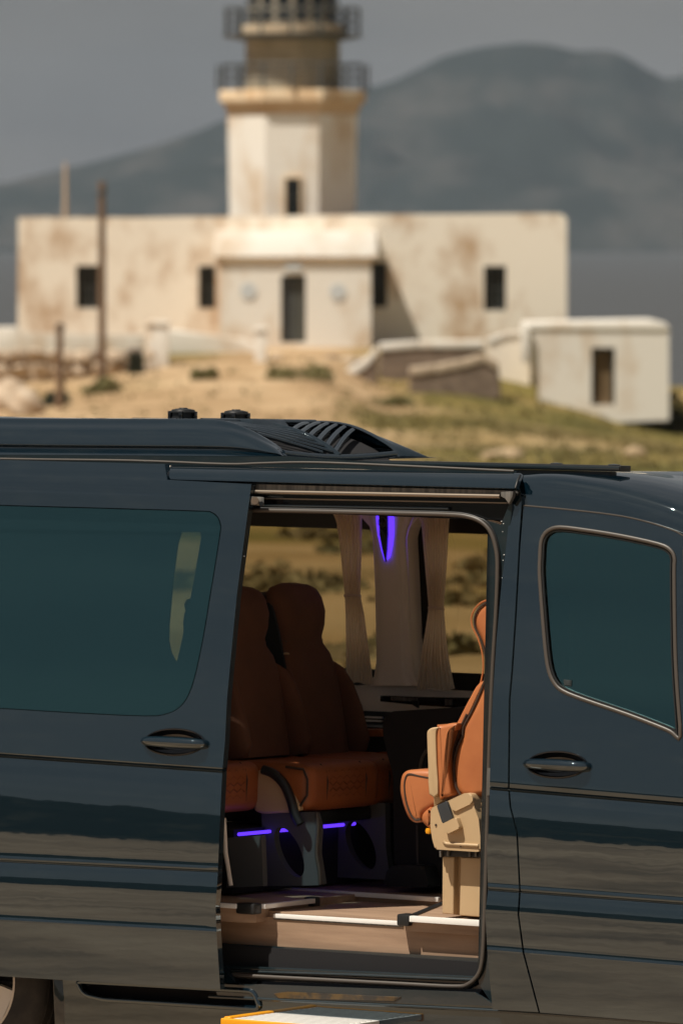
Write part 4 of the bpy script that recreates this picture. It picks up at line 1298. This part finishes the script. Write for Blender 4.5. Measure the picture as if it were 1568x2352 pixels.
gravel = mix(noise(6.0, 4), ramp(noise(.30, 9), [(.3, (.16, .105, .07)), (.5, (.33, .235, .16)), (.7, (.47, .345, .24))]), ramp(noise(1.1, 8), [(.35, (.13, .09, .06)), (.5, (.36, .25, .17)), (.66, (.50, .37, .26))]))
va = N('ShaderNodeVertexColor')
va.layer_name = 'cover'
sp = N('ShaderNodeSeparateColor')
nt.links.new(va.outputs['Color'], sp.inputs['Color'])
nt.links.new(mix(sp.outputs['Green'], mix(sp.outputs['Blue'], mix(sp.outputs['Red'], dirt, grass), gravel), scrub), P.inputs['Base Color'])
bmp = N('ShaderNodeBump')
bmp.inputs['Strength'].default_value = .5
bmp.inputs['Distance'].default_value = .15
nt.links.new(noise(3.0, 8), bmp.inputs['Height'])
nt.links.new(bmp.outputs['Normal'], P.inputs['Normal'])
put('ground', me, M_ground, kind='structure')

M_sea = mat('sea_water', (.058, .060, .060), rough=.5, bump=((.02, .02, .02), .6, 4.0))
put('sea', from_data('sea', [(-9000, -1500, -15), (9000, -1500, -15), (9000, 9800, -15), (-9000, 9800, -15)], [(0, 1, 2, 3)], 0), M_sea, kind='structure')

# far island ridge
RY = 8000.0
rp = [(-2500, 520), (-900, 480), (-50, 432), (0, 422), (100, 398), (200, 375), (350, 336), (450, 302), (520, 272), (620, 250), (700, 238), (830, 205), (900, 186), (960, 157), (1020, 127), (1100, 108), (1200, 97), (1260, 101), (1320, 117), (1375, 113), (1420, 120), (1480, 156), (1530, 182), (1568, 172), (1660, 150), (1800, 170), (2200, 300), (3600, 500)]
mx_ = np.linspace(-1400, 1400, 220)
my_ = np.linspace(6850, 9400, 70)
MX, MY = np.meshgrid(mx_, my_)
PX = 784 + MX / RY * F
ridge = CAMZ + (540 - np.interp(PX, [p[0] for p in rp], [p[1] for p in rp])) / F * RY
up = sstep(6900, RY, MY) * .25 + np.clip((MY - 6900) / (RY - 6900), 0, 1) * .75
dn = 1 - sstep(RY, 9400, MY)
MZ = -17 + (ridge + 17) * np.where(MY < RY, up, dn)
MZ += (fbm(MX, MY, 240, 41, 6) * 120 - 110 * np.abs(fbm(MX + .5 * MY, MY * .35, 120, 77, 4))) * np.sin(np.clip((MY - 6900) / 1100, 0, 1) * math.pi) * np.clip((ridge + 17) / 200, 0, 1)
nx, ny = len(mx_), len(my_)
me = bpy.data.meshes.new('island_hills')
me.from_pydata(np.stack([MX.ravel(), MY.ravel(), MZ.ravel()], 1).tolist(), [], [(j * nx + i, j * nx + i + 1, (j + 1) * nx + i + 1, (j + 1) * nx + i) for j in range(ny - 1) for i in range(nx - 1)])
me.polygons.foreach_set('use_smooth', [True] * len(me.polygons))
M_hill = mat('island_slopes', (.026, .033, .031), rough=.95, spec=.1, noise=((.010, .0018, .016), (.080, .076, .070), .46, .74))
put('island_hills', me, M_hill, kind='structure')

# ------------------------------------------------------------------ lighthouse
M_stucco = mat('stained_whitewash', (.90, .83, .72), rough=.9, spec=.15, noise=((.75, .75, .5), (.46, .28, .14), .47, .72), bump=(6, .3, .02))
M_stucco2 = mat('clean_whitewash', (.83, .80, .735), rough=.9, spec=.15, noise=((.7, .7, .35), (.58, .42, .26), .50, .74), bump=(6, .3, .02))
M_ochre = mat('ochre_cornice', (.76, .62, .44), rough=.9, noise=((1.2, 1.2, 1.2), (.58, .37, .19), .42, .7))
M_brownface = mat('bare_plaster', (.62, .47, .31), rough=.9, noise=((.8, .8, .6), (.50, .34, .20), .4, .7))
M_iron = mat('grey_iron', (.07, .08, .085), rough=.6)
M_olive = mat('weathered_metal', (.34, .30, .23), rough=.6, noise=((1.5, 1.5, .4), (.24, .22, .17), .4, .65))
M_shut = mat('dark_shutter', (.030, .036, .035), rough=.6)
M_pane = mat('dark_pane', (.012, .015, .017), rough=.1)
M_stone = mat('rubble_stone', (.24, .18, .135), rough=.95, noise=(2.5, (.13, .095, .07), .4, .7), bump=(8, .5, .03))  # darker stone: shade on the ramp wall faces put into the colour
M_stone2 = mat('pale_stone', (.56, .46, .35), rough=.95, noise=(2.5, (.40, .30, .21), .4, .7), bump=(8, .5, .03))
M_plaque = mat('pale_blue_plaque', (.58, .62, .64), rough=.6)
M_postwood = mat('old_pole_wood', (.20, .125, .075), rough=.9, noise=((6, 6, .6), (.12, .08, .05), .4, .7))

def wput(name, me, m, parent):
    o = put(name, me, m, parent)
    if parent.type == 'EMPTY':
        o.location = -Vector(parent.location)
    return o
YB = 214.0
lh = thing('lighthouse', 'white octagonal lighthouse tower rising from its long flat-roofed keepers house', 'lighthouse', (B(673, 790, 219).x, 219, -.72))
def wx(px, Y=YB):
    return B(px, 700, Y).x
def wz(py, Y=YB):
    return B(784, py, Y).z
def rect(px0, py0, px1, py1, Y=YB):
    return [(wx(px0, Y), wz(py1, Y)), (wx(px1, Y), wz(py1, Y)), (wx(px1, Y), wz(py0, Y)), (wx(px0, Y), wz(py0, Y))]
def wall(name, out, holes, Y, t, m, parent):
    me = sheet_me(name, out, holes, lambda u, v: Vector((u, Y, v)), None, [], [], (0, t, 0), step=30)
    return wput(name, me, m, parent)
def wbox(name, px0, py0, px1, py1, Y0, Y1, m, parent, bevel=0.0):
    return wput(name, box_me(name, wx(px0, Y0), wx(px1, Y0), Y0, Y1, wz(py1, Y0), wz(py0, Y0), bevel), m, parent)
top = [(42, 500), (110, 497), (118, 502), (180, 498), (205, 503), (260, 498), (300, 500), (420, 497), (640, 496), (860, 492), (1080, 491), (1250, 489), (1288, 490), (1301, 500)]
W_main = [(175, 609, 234, 708), (456, 610, 495, 708), (851, 602, 889, 705), (1111, 610, 1162, 713)]
out = [(wx(40), wz(830)), (wx(1302), wz(830))] + [(wx(x), wz(y)) for x, y in reversed(top)]
hw = wall('house_front', out, [rect(*r) for r in W_main], YB, .55, M_stucco, lh)
wbox('house_block', 42, 500, 1300, 830, YB + .552, YB + 8.5, M_stucco, lh)
wput('house_roof', box_me('house_roof', wx(46), wx(1296), YB + .56, YB + 8.4, wz(500) - .02, wz(500) + .03), mat('bounce_cut_roof', (.20, .14, .085), .95, noise=(1.0, (.14, .10, .06), .4, .7)), lh)  # unseen dark sheet, added to cut light bounced onto the tower
def window(r, Y, parent, bars=3, shutter=True):
    x0, y0, x1, y1 = r
    wf = wput('window', box_me('window', wx(x0, Y), wx(x1, Y), Y + .28, Y + .34, wz(y1, Y), wz(y0, Y)), M_pane, parent)
    for k in range(bars):
        t = (k + .5) / bars
        xm = wx(x0, Y) + (wx(x1, Y) - wx(x0, Y)) * t
        wput('window_bar', box_me('window_bar', xm - .035, xm + .035, Y + .22, Y + .275, wz(y1, Y), wz(y0, Y)), M_shut, wf)
    for t in (.02, .5, .98):
        zm = wz(y1, Y) + (wz(y0, Y) - wz(y1, Y)) * t
        wput('window_bar', box_me('window_bar', wx(x0, Y), wx(x1, Y), Y + .20, Y + .27, zm - .03, zm + .03), M_shut, wf)
    return wf
for r in W_main:
    window(r, YB, lh)
# porch
YP = YB - 2.6
porch = wall('porch_front', [(wx(505, YP), wz(822, YP)), (wx(852, YP), wz(822, YP)), (wx(852, YP), wz(588, YP)), (wx(505, YP), wz(588, YP))], [rect(645, 632, 702, 786, YP)], YP, .35, M_stucco2, lh)
wbox('porch_side', 505, 588, 530, 822, YP + .352, YB - .002, M_stucco, lh)
wbox('porch_side', 827, 588, 852, 822, YP + .352, YB - .002, M_stucco, lh)
pr0, pr1 = (wx(490, YP), wx(867, YP)), (wz(590, YP), wz(529, YP))
wput('porch_roof', hexa_me('porch_roof', [(pr0[0], YP - .16, pr1[0]), (pr0[1], YP - .16, pr1[0]), (pr0[1], YB - .003, pr1[0]), (pr0[0], YB - .003, pr1[0]),
     (pr0[0] + .05, YP + .22, pr1[1]), (pr0[1] - .05, YP + .22, pr1[1]), (pr0[1] - .05, YB - .003, pr1[1]), (pr0[0] + .05, YB - .003, pr1[1])], .04), M_stucco2, lh)
wput('porch_eave', box_me('porch_eave', wx(496, YP), wx(862, YP), YP - .10, YP - .002, wz(598, YP), wz(590, YP)), M_ochre, lh)
dr = wput('house_door', box_me('house_door', wx(645, YP), wx(702, YP), YP + .22, YP + .28, wz(786, YP), wz(632, YP)), M_shut, lh)
for k in range(4):
    a, b = wx(649, YP) + k * .18, wx(649, YP) + k * .18 + .15
    wput('door_plank', box_me('door_plank', a, b, YP + .19, YP + .218, wz(780, YP), wz(640, YP)), mat('door_grey%d' % k, (.055 + .008 * k, .062 + .006 * k, .066), .6), dr)
wbox('lintel_plaque', 655, 604, 692, 622, YP - .06, YP - .003, M_plaque, lh)
for cx0, cy0, m in ((570, 668, M_plaque), (775, 670, M_plaque)):
    c = B(cx0, cy0, YP - .04)
    wput('wall_plaque', tube_me('wall_plaque', [c, c + Vector((0, .035, 0))], .26, 24, up=(0, 0, 1)), m, lh)
wbox('porch_step', 520, 806, 845, 828, YP - .9, YP - .003, M_stucco2, lh, .05)
# tower
TX, TY = B(672, 400, 219.2).x, 219.2
def oct_me(name, prof, n=8, ph=math.pi / 8, smooth=25):
    vs, fs = [], []
    for r, z in prof:
        for k in range(n):
            a = ph + 2 * math.pi * k / n
            vs.append((TX + r * math.cos(a), TY + r * math.sin(a), z))
    m = len(prof)
    for i in range(m - 1):
        for k in range(n):
            fs.append((i * n + k, i * n + (k + 1) % n, (i + 1) * n + (k + 1) % n, (i + 1) * n + k))
    fs += [tuple(range(n)), tuple((m - 1) * n + k for k in range(n))]
    return from_data(name, vs, fs, smooth)
YT = TY - 2.1
def tz(py, Y=YT):
    return wz(py, Y)
k_ = TY / F
wput('tower_shaft', oct_me('tower_shaft', [(157 * k_, tz(520)), (156.5 * k_, tz(480)), (160.5 * k_, tz(262))]), M_stucco2, lh)
wput('tower_corbel', oct_me('tower_corbel', [(161 * k_, tz(261)), (163 * k_, tz(250)), (170 * k_, tz(238)), (172 * k_, tz(232))]), M_brownface, lh)
wput('tower_cornice', oct_me('tower_cornice', [(180 * k_, tz(231)), (181 * k_, tz(212)), (178 * k_, tz(204))]), M_ochre, lh)
wput('watch_room', oct_me('watch_room', [(110 * k_, tz(203)), (108 * k_, tz(90)), (112 * k_, tz(84))], 32, 0, 40), M_olive, lh)
wput('gallery_slab', oct_me('gallery_slab', [(118 * k_, tz(88)), (158 * k_, tz(80)), (160 * k_, tz(74))], 32, 0, 30), M_iron, lh)
wput('lantern_base', oct_me('lantern_base', [(114 * k_, tz(74)), (116 * k_, tz(56)), (113 * k_, tz(50))], 32, 0, 30), M_ochre, lh)
wput('lantern_glass', oct_me('lantern_glass', [(104 * k_, tz(49)), (104 * k_, tz(-110))], 16, 0, 0), M_olive, lh)
lan = wput('lantern_roof', oct_me('lantern_roof', [(122 * k_, tz(-111)), (115 * k_, tz(-135)), (80 * k_, tz(-180)), (30 * k_, tz(-210)), (12 * k_, tz(-216)), (14 * k_, tz(-232)), (1 * k_, tz(-240))], 24, 0, 40), M_iron, lh)
for k in range(16):
    a = 2 * math.pi * (k + .5) / 16
    rr = 104 * k_
    d = Vector((math.cos(a), math.sin(a), 0))
    t = Vector((-d.y, d.x, 0))
    for z0, z1 in ((18, 46), (-40, 10), (-100, -48)):
        c = Vector((TX, TY, 0)) + d * (rr * .985 + .02)
        q = [c + t * s * .20 + Vector((0, 0, tz(z))) for z, s in ((z1, -1), (z1, 1), (z0, 1), (z0, -1))]
        wput('lantern_pane', prism_me('lantern_pane', q, -d * .03), M_pane, lh)
def railing(R, pz0, pz1, posts, rails, ph=0.0, nseg=48):
    z0, z1 = tz(pz0), tz(pz1)
    for k in range(posts):
        a = ph + 2 * math.pi * k / posts
        p = Vector((TX + R * math.cos(a), TY + R * math.sin(a), z0))
        wput('rail_post', tube_me('rail_post', [p, p + Vector((0, 0, z1 - z0))], .055, 6, up=(1, 0, 0)), M_iron, lh)
    for j in range(rails):
        z = z0 + (z1 - z0) * (j + 1) / rails
        wput('gallery_rail', tube_me('gallery_rail', [Vector((TX + R * math.cos(ph + 2 * math.pi * k / nseg), TY + R * math.sin(ph + 2 * math.pi * k / nseg), z)) for k in range(nseg)], .035, 6, closed=True, up=(0, 0, 1)), M_iron, lh)
railing(172 * k_, 204, 145, 16, 3, math.pi / 8, 8)
railing(155 * k_, 74, 14, 14, 3, .2, 28)
tw = (655, 408, 690, 494)
wput('tower_window', box_me('tower_window', wx(655, YT), wx(690, YT), TY - 160.5 * k_ * .924 - .012, TY - 140 * k_, wz(496, YT), wz(408, YT)), M_pane, lh)
for a, b in (((651, 404), (694, 409)), ((651, 409), (656, 496)), ((689, 409), (694, 496)), ((670, 409), (674, 496)), ((656, 450), (689, 454))):
    wput('window_frame', box_me('window_frame', wx(a[0], YT), wx(b[0], YT), TY - 160.5 * k_ * .924 - .05, TY - 145 * k_, wz(b[1], YT), wz(a[1], YT)), M_shut if a[0] in (670, 656) else M_ochre, lh)
aerial = B(150, 498, 218)
tag(put('roof_aerial', tube_me('roof_aerial', [aerial + Vector((0, 0, -.05)), B(150, 372, 218)], [.09, .05], 8), mat('pale_aerial', (.55, .42, .30), .7)), 'thin pale mast standing on the roof, left end of the long house', 'mast')

# ------------------------------------------------------------------ outbuilding
YH = 205.0
hut = thing('stone_hut', 'small whitewashed hut with a dark doorway, right of the lighthouse house', 'hut', (B(1370, 920, YH).x, YH, -2.4))
ho = [(1237, 890), (1215, 828), (1206, 760), (1210, 745), (1230, 741), (1500, 738), (1524, 744), (1536, 765), (1537, 965), (1420, 970), (1237, 960)]
wall('hut_front', [(wx(x, YH), wz(y, YH)) for x, y in ho], [rect(1358, 798, 1412, 930, YH)], YH, .4, M_stucco2, hut)
wput('hut_body', prism_me('hut_body', [Vector((wx(x, YH), YH + .402, wz(y, YH))) for x, y in ho], (0, 4.0, 0), .08, 2), M_stucco, hut)
wput('hut_parapet', prism_me('hut_parapet', [Vector((wx(x, YH), YH - .05, wz(y, YH))) for x, y in [(1204, 757), (1204, 741), (1502, 735), (1530, 742), (1540, 760), (1512, 752)]], (0, 4.6, 0), .05, 2), M_stucco2, hut)
hd = wput('hut_door', box_me('hut_door', wx(1362, YH), wx(1408, YH), YH + .25, YH + .31, wz(930, YH), wz(803, YH)), mat('hut_door_paint', (.16, .105, .05), .8), hut)
for a, b in (((1358, 798), (1412, 806)), ((1358, 806), (1365, 930)), ((1405, 806), (1412, 930))):
    wput('door_frame', box_me('door_frame', wx(a[0], YH), wx(b[0], YH), YH + .12, YH + .245, wz(b[1], YH), wz(a[1], YH)), M_shut, hd)
wbox('hut_pier', 1197, 748, 1216, 832, YH - .25, YH + .6, M_stucco2, hut, .04)

# ------------------------------------------------------------------ walls in front of the house
def sloped_wall(name, label, tops, base, Y, t, cap_m, face_m, cap=.16):
    """wall whose top follows picture points; cap stones along it"""
    c = B(tops[0][0], tops[0][1], Y)
    o = thing(name, label, 'wall', (c.x, Y, float(ground_z(c.x, Y))))
    poly = [Vector((wx(x, Y), Y, wz(y, Y))) for x, y in tops] + [Vector((wx(x, Y), Y, wz(y, Y) - .35)) for x, y in base]
    wput('wall_face', prism_me('wall_face', poly, (0, t, 0), .03, 1), face_m, o)
    for (x0, y0), (x1, y1) in zip(tops, tops[1:]):
        a, b = Vector((wx(x0, Y), Y - .06, wz(y0, Y) + .003)), Vector((wx(x1, Y), Y - .06, wz(y1, Y) + .003))
        n = max(1, int((b - a).length / 1.4))
        for k in range(n):
            p, q = a.lerp(b, k / n), a.lerp(b, (k + .985) / n)
            u = Vector((0, 0, cap))
            w = Vector((0, t + .12, 0))
            wput('cap_stone', hexa_me('cap_stone', [p, q, q + w, p + w, p + u, q + u, q + w + u, p + w + u], .04), cap_m, o)
    return o
sloped_wall('ramp_wall', 'long low wall with a pale cap in front of the right wing', [(872, 806), (960, 800), (1112, 800)], [(1112, 870), (872, 880)], 206.0, .9, M_stucco2, M_stone, .24)
sloped_wall('ramp_wall', 'pale curved wing wall sweeping down at the left of the ramp', [(772, 892), (800, 868), (840, 846), (868, 812)], [(868, 890), (800, 905), (772, 910)], 203.5, .5, M_stucco2, M_stone, .3)
sloped_wall('ramp_wall', 'short stone wall with a shade-dark face and a tilted tan cap in front of the ramp', [(940, 864), (1000, 857), (1060, 846), (1112, 832), (1146, 852)], [(1150, 890), (940, 895)], 202.0, .9, M_stone2, M_stone, .26)
sloped_wall('link_wall', 'cream plastered wall between the ramp and the small hut', [(1120, 790), (1160, 775), (1212, 770)], [(1222, 900), (1150, 880), (1120, 850)], 207.5, .5, M_stucco2, M_stucco)

stone_mes = []
for k in range(6):
    bm = bmesh.new()
    bmesh.ops.create_icosphere(bm, subdivisions=1, radius=.5)
    r_ = random.Random(k)
    for v in bm.verts:
        v.co *= r_.uniform(.75, 1.1)
        v.co.y *= .7
        v.co.z *= .75
    stone_mes.append(from_bm(bm, 'stone', 50))
for m_ in stone_mes:
    m_.materials.append(None)
def dry_wall(name, label, x0, x1, py_top, py_bot, Y, rows, seed, mats, core=True):
    r_ = random.Random(seed)
    a, b = wx(x0, Y), wx(x1, Y)
    z0, z1 = wz(py_bot, Y), wz(py_top, Y)
    o = thing(name, label, 'wall', ((a + b) / 2, Y, z0))
    wput('wall_core', box_me('wall_core', a + .1, b - .1, Y + .1, Y + .7, z0 - .5, z1 - .12, .05), mats[0], o)
    h = (z1 - z0) / rows
    for j in range(rows):
        x = a + r_.uniform(0, .2)
        while x < b:
            w = r_.uniform(.35, .75)
            s = link(bpy.data.objects.new('stone', stone_mes[r_.randrange(6)]))
            s.parent = o
            s.location = Vector((x + w / 2, Y + r_.uniform(0, .12), z0 + h * (j + .5) + r_.uniform(-.05, .05))) - Vector(o.location)
            s.scale = (w * 1.08, .7, h * r_.uniform(1.25, 1.7))
            s.rotation_euler = (0, r_.uniform(-.2, .2), r_.uniform(-.3, .3))
            s.material_slots[0].link = 'OBJECT'
            s.material_slots[0].material = mats[0] if r_.random() < .72 else mats[1]
            x += w * .95
    return o
dry_wall('dry_stone_wall', 'rubble stone wall along the terrace edge, left of the gate post', -60, 328, 800, 862, 203.5, 2, 3, (M_stone2, M_stone))
dry_wall('dry_stone_wall', 'rubble stone footing below the porch door', 600, 860, 815, 862, 207.0, 2, 5, (M_stone2, M_stone))
tw_ = tag(put('terrace_wall', prism_me('terrace_wall', [Vector((wx(x, 208.5), 208.5, wz(y, 208.5))) for x, y in [(-80, 752), (38, 750), (44, 768), (300, 768), (330, 765), (330, 840), (-80, 840)]], (0, .6, 0), .05, 2), M_stucco2),
          'low cream parapet along the foot of the left wing', 'wall')
tag(put('terrace_wall', prism_me('terrace_wall', [Vector((wx(x, 209), 209, wz(y, 209))) for x, y in [(388, 756), (500, 772), (560, 778), (600, 800), (600, 825), (388, 812)]], (0, .6, 0), .05, 2), M_stucco2),
    'low white parapet between the gate post and the porch', 'wall')
for (x0, x1, y0, y1, lab) in ((336, 386, 738, 856, 'thick white gate post left of the path'), (585, 612, 752, 840, 'slim white gate post below the porch, right of the path')):
    g = thing('gate_post', lab, 'post', (wx((x0 + x1) / 2, 204), 204, wz(y1, 204)))
    wput('post_shaft', box_me('post_shaft', wx(x0, 204), wx(x1, 204), 204, 204.7, wz(y1, 204) - .4, wz(y0 + 10, 204), .05), M_stucco2, g)
    wput('post_cap', box_me('post_cap', wx(x0, 204) - .05, wx(x1, 204) + .05, 203.94, 204.76, wz(y0 + 10, 204), wz(y0, 204), .06), M_stucco2, g)

# ------------------------------------------------------------------ poles
def pole(px, py0, py1, Y, r, label):
    a, b = B(px, py1, Y), B(px, py0, Y)
    zg = float(ground_z(a.x, Y))
    o = thing('utility_pole', label, 'pole', (a.x, Y, zg))
    wput('pole_shaft', tube_me('pole_shaft', [Vector((a.x, Y, zg - .3)), a.lerp(b, .5), b], [r, r * .92, r * .8], 10), M_postwood, o)
    wput('pole_band', tube_me('pole_band', [a.lerp(b, .93), a.lerp(b, .95)], r * 1.05, 10), M_iron, o)
    wput('insulator', tube_me('insulator', [a.lerp(b, .96) + Vector((-.02, 0, 0)), a.lerp(b, .96) + Vector((.16, 0, 0))], .03, 8), M_iron, o)
pole(234, 416, 860, 200.0, .125, 'tall brown wooden pole in front of the left wing')
pole(137, 742, 950, 190.0, .125, 'short brown wooden pole nearer the van at far left')

# ------------------------------------------------------------------ stones, shrubs, grass
def boulder(px, py, Y, w, h, label, m=M_stone2):
    c = B(px, py, Y)
    zg = float(ground_z(c.x, Y))
    bm = bmesh.new()
    bmesh.ops.create_icosphere(bm, subdivisions=3, radius=1)
    r_ = random.Random(int(px * 7 + py))
    ph = [r_.uniform(0, 6) for _ in range(6)]
    for v in bm.verts:
        k = 1 + .16 * math.sin(v.co.x * 3 + ph[0]) * math.sin(v.co.y * 2.5 + ph[1]) + .10 * math.sin(v.co.z * 6 + ph[2] + v.co.x * 4) + .05 * math.sin(v.co.y * 11 + ph[3])
        v.co *= k
        v.co.x *= w / 2
        v.co.y *= w * .4
        v.co.z *= h * .6
        v.co += Vector((c.x, Y, zg + h * .25))
    return tag(put('boulder', from_bm(bm, 'boulder', 50), m), label, 'rock', 'rocks on the slope')
boulder(58, 905, 187, 1.1, .9, 'pale rock left of the short wooden pole')
boulder(20, 880, 192, 1.3, 1.0, 'pale rock at the left edge below the rubble wall')
M_earth = mat('tan_rock', (.42, .31, .19), rough=.95, noise=(2.0, (.33, .24, .14), .4, .7))
boulder(2010 * .574, 1745 * .574, 150, 1.1, .25, 'flat tan rock in the grass above the dark roof rail', M_earth)
boulder(2540 * .574, 1760 * .574, 150, .5, .3, 'small tan rock in the grass at far right', M_earth)

leaf_rng = random.Random(11)
def shrub(px, py, Y, w, h, label, col):
    c = B(px, py, Y)
    zg = float(ground_z(c.x, Y))
    o = thing('shrub', label, 'shrub', (c.x, Y, zg), 'low shrubs by the house')
    vs, fs = [], []
    for k in range(900):
        while True:
            p = Vector((leaf_rng.uniform(-1, 1), leaf_rng.uniform(-1, 1), leaf_rng.uniform(0, 1)))
            if .35 < p.length < 1 + .2 * math.sin(p.x * 5 + px):
                break
        q = Vector((p.x * w / 2, p.y * w / 2.5, p.z * h))
        d1 = Vector((leaf_rng.gauss(0, 1), leaf_rng.gauss(0, 1), leaf_rng.gauss(0, 1))).normalized() * .07
        d2 = Vector((leaf_rng.gauss(0, 1), leaf_rng.gauss(0, 1), leaf_rng.gauss(0, 1))).normalized() * .05
        n = len(vs)
        vs += [q - d1, q + d2, q + d1, q - d2]
        fs.append((n, n + 1, n + 2, n + 3))
    put('foliage', from_data('foliage', vs, fs, 0, fix=False), col, o)
    for k in range(5):
        a = k * 1.3
        put('stem', tube_me('stem', [Vector((0, 0, -.1)), Vector((.3 * w * math.cos(a), .3 * w * math.sin(a), h * .6))], [.03, .012], 5), M_postwood, o)
M_leaf = mat('shrub_leaf', (.15, .14, .045), rough=.7, noise=(3, (.22, .18, .07), .4, .7))
M_leaf2 = mat('dark_shrub_leaf', (.030, .040, .024), rough=.7, noise=(3, (.06, .065, .03), .4, .7))
shrub(130, 890, 193, .8, .4, 'dark green shrub just right of the short pole', M_leaf2)
shrub(312, 830, 203, .5, .7, 'dark brown-green bush left of the thick gate post', M_leaf2)
shrub(1562, 905, 206, 1.2, 1.3, 'dark bush at the right edge beside the hut', M_leaf2)
shrub(470, 870, 199, .9, .35, 'low green shrub on the bank right of the gate post', M_leaf)
shrub(690, 878, 199, 2.2, .4, 'low olive shrub below the stone footing', M_leaf)
shrub(905, 905, 198, 1.6, .35, 'low green shrub under the curved wing wall', M_leaf)
shrub(240, 875, 197, 1.4, .45, 'wide olive shrub between the two wooden poles', M_leaf)

def tufts(n, x0, x1, y0, y1, seed, hmin, hmax, green):
    r_ = np.random.RandomState(seed)
    X = r_.uniform(x0, x1, n * 3)
    Y = r_.uniform(y0, y1, n * 3)
    m, _s = grass_mask(X, Y)
    keep = r_.rand(n * 3) < (.12 + .88 * m)
    X, Y = X[keep][:n], Y[keep][:n]
    Z = ground_z(X, Y)
    vs, fs = [], []
    for x, y, z in zip(X, Y, Z):
        h0 = r_.uniform(hmin, hmax)
        for b in range(6):
            a = r_.uniform(0, 6.28)
            l = r_.uniform(.05, .3) * h0 * 2
            k = len(vs)
            bx_, by_ = x + r_.uniform(-.1, .1), y + r_.uniform(-.1, .1)
            vs += [(bx_ - .03 * math.sin(a), by_ + .03 * math.cos(a), z - .03), (bx_ + .03 * math.sin(a), by_ - .03 * math.cos(a), z - .03), (bx_ + l * math.cos(a), by_ + l * math.sin(a), z + h0 * r_.uniform(.6, 1))]
            fs.append((k, k + 1, k + 2))
    return from_data('grass', vs, fs, 0, fix=False)
M_tuft = mat('dry_grass_blade', (.21, .17, .06), rough=.8, noise=(.35, (.14, .12, .04), .4, .6))
o = put('dry_grass', tufts(4200, -13, 13, 120, 206, 1, .08, .20, 0), M_tuft, kind='stuff')
o['label'] = 'dry yellow-green grass on the slope behind the van'
o['category'] = 'grass'

def scrub(n, x0, x1, y0, y1, seed):
    r_ = random.Random(seed)
    vs, fs = [], []
    for _ in range(n):
        x, y = r_.uniform(x0, x1), r_.uniform(y0, y1)
        z = float(ground_z(x, y))
        w, h = r_.uniform(.5, 1.6), r_.uniform(.08, .32)
        for k in range(int(170 * w)):
            a, q = r_.uniform(0, 6.28), math.sqrt(r_.random())
            c = Vector((x + w * .5 * q * math.cos(a), y + w * .5 * q * math.sin(a), z + h * r_.random() * (1 - q * q * .8)))
            d1 = Vector((r_.gauss(0, 1), r_.gauss(0, 1), r_.gauss(0, 1))).normalized() * .08
            d2 = Vector((r_.gauss(0, 1), r_.gauss(0, 1), r_.gauss(0, 1))).normalized() * .06
            i = len(vs)
            vs += [c - d1, c + d2, c + d1, c - d2]
            fs.append((i, i + 1, i + 2, i + 3))
    return from_data('scrub', vs, fs, 0, fix=False)
M_scrub = mat('field_scrub_leaf', (.12, .11, .045), rough=.8, noise=(.5, (.21, .165, .075), .40, .60))
o = put('field_scrub', scrub(70, -5, 7, 44, 110, 5), M_scrub, kind='stuff')
o['label'] = 'low scrub and dry tufts in the field seen through the van windows'
o['category'] = 'scrub'

# ------------------------------------------------------------------ the hazy air between here and the far island
bm = bmesh.new()
bmesh.ops.create_cube(bm, size=1)
for v in bm.verts:
    v.co = Vector((v.co.x * 18600, 4200 + v.co.y * 11600, 120 + v.co.z * 290))
hz_me = bpy.data.meshes.new('haze')
bm.to_mesh(hz_me)
bm.free()
M_haze = bpy.data.materials.new('haze_air')
M_haze.use_nodes = True
nt = M_haze.node_tree
nt.nodes.remove(nt.nodes['Principled BSDF'])
pv = nt.nodes.new('ShaderNodeVolumePrincipled')
pv.inputs['Color'].default_value = (.62, .76, .95, 1)
pv.inputs['Density'].default_value = 3.0e-5
nt.links.new(pv.outputs['Volume'], nt.nodes['Material Output'].inputs['Volume'])
put('haze', hz_me, M_haze, kind='stuff')
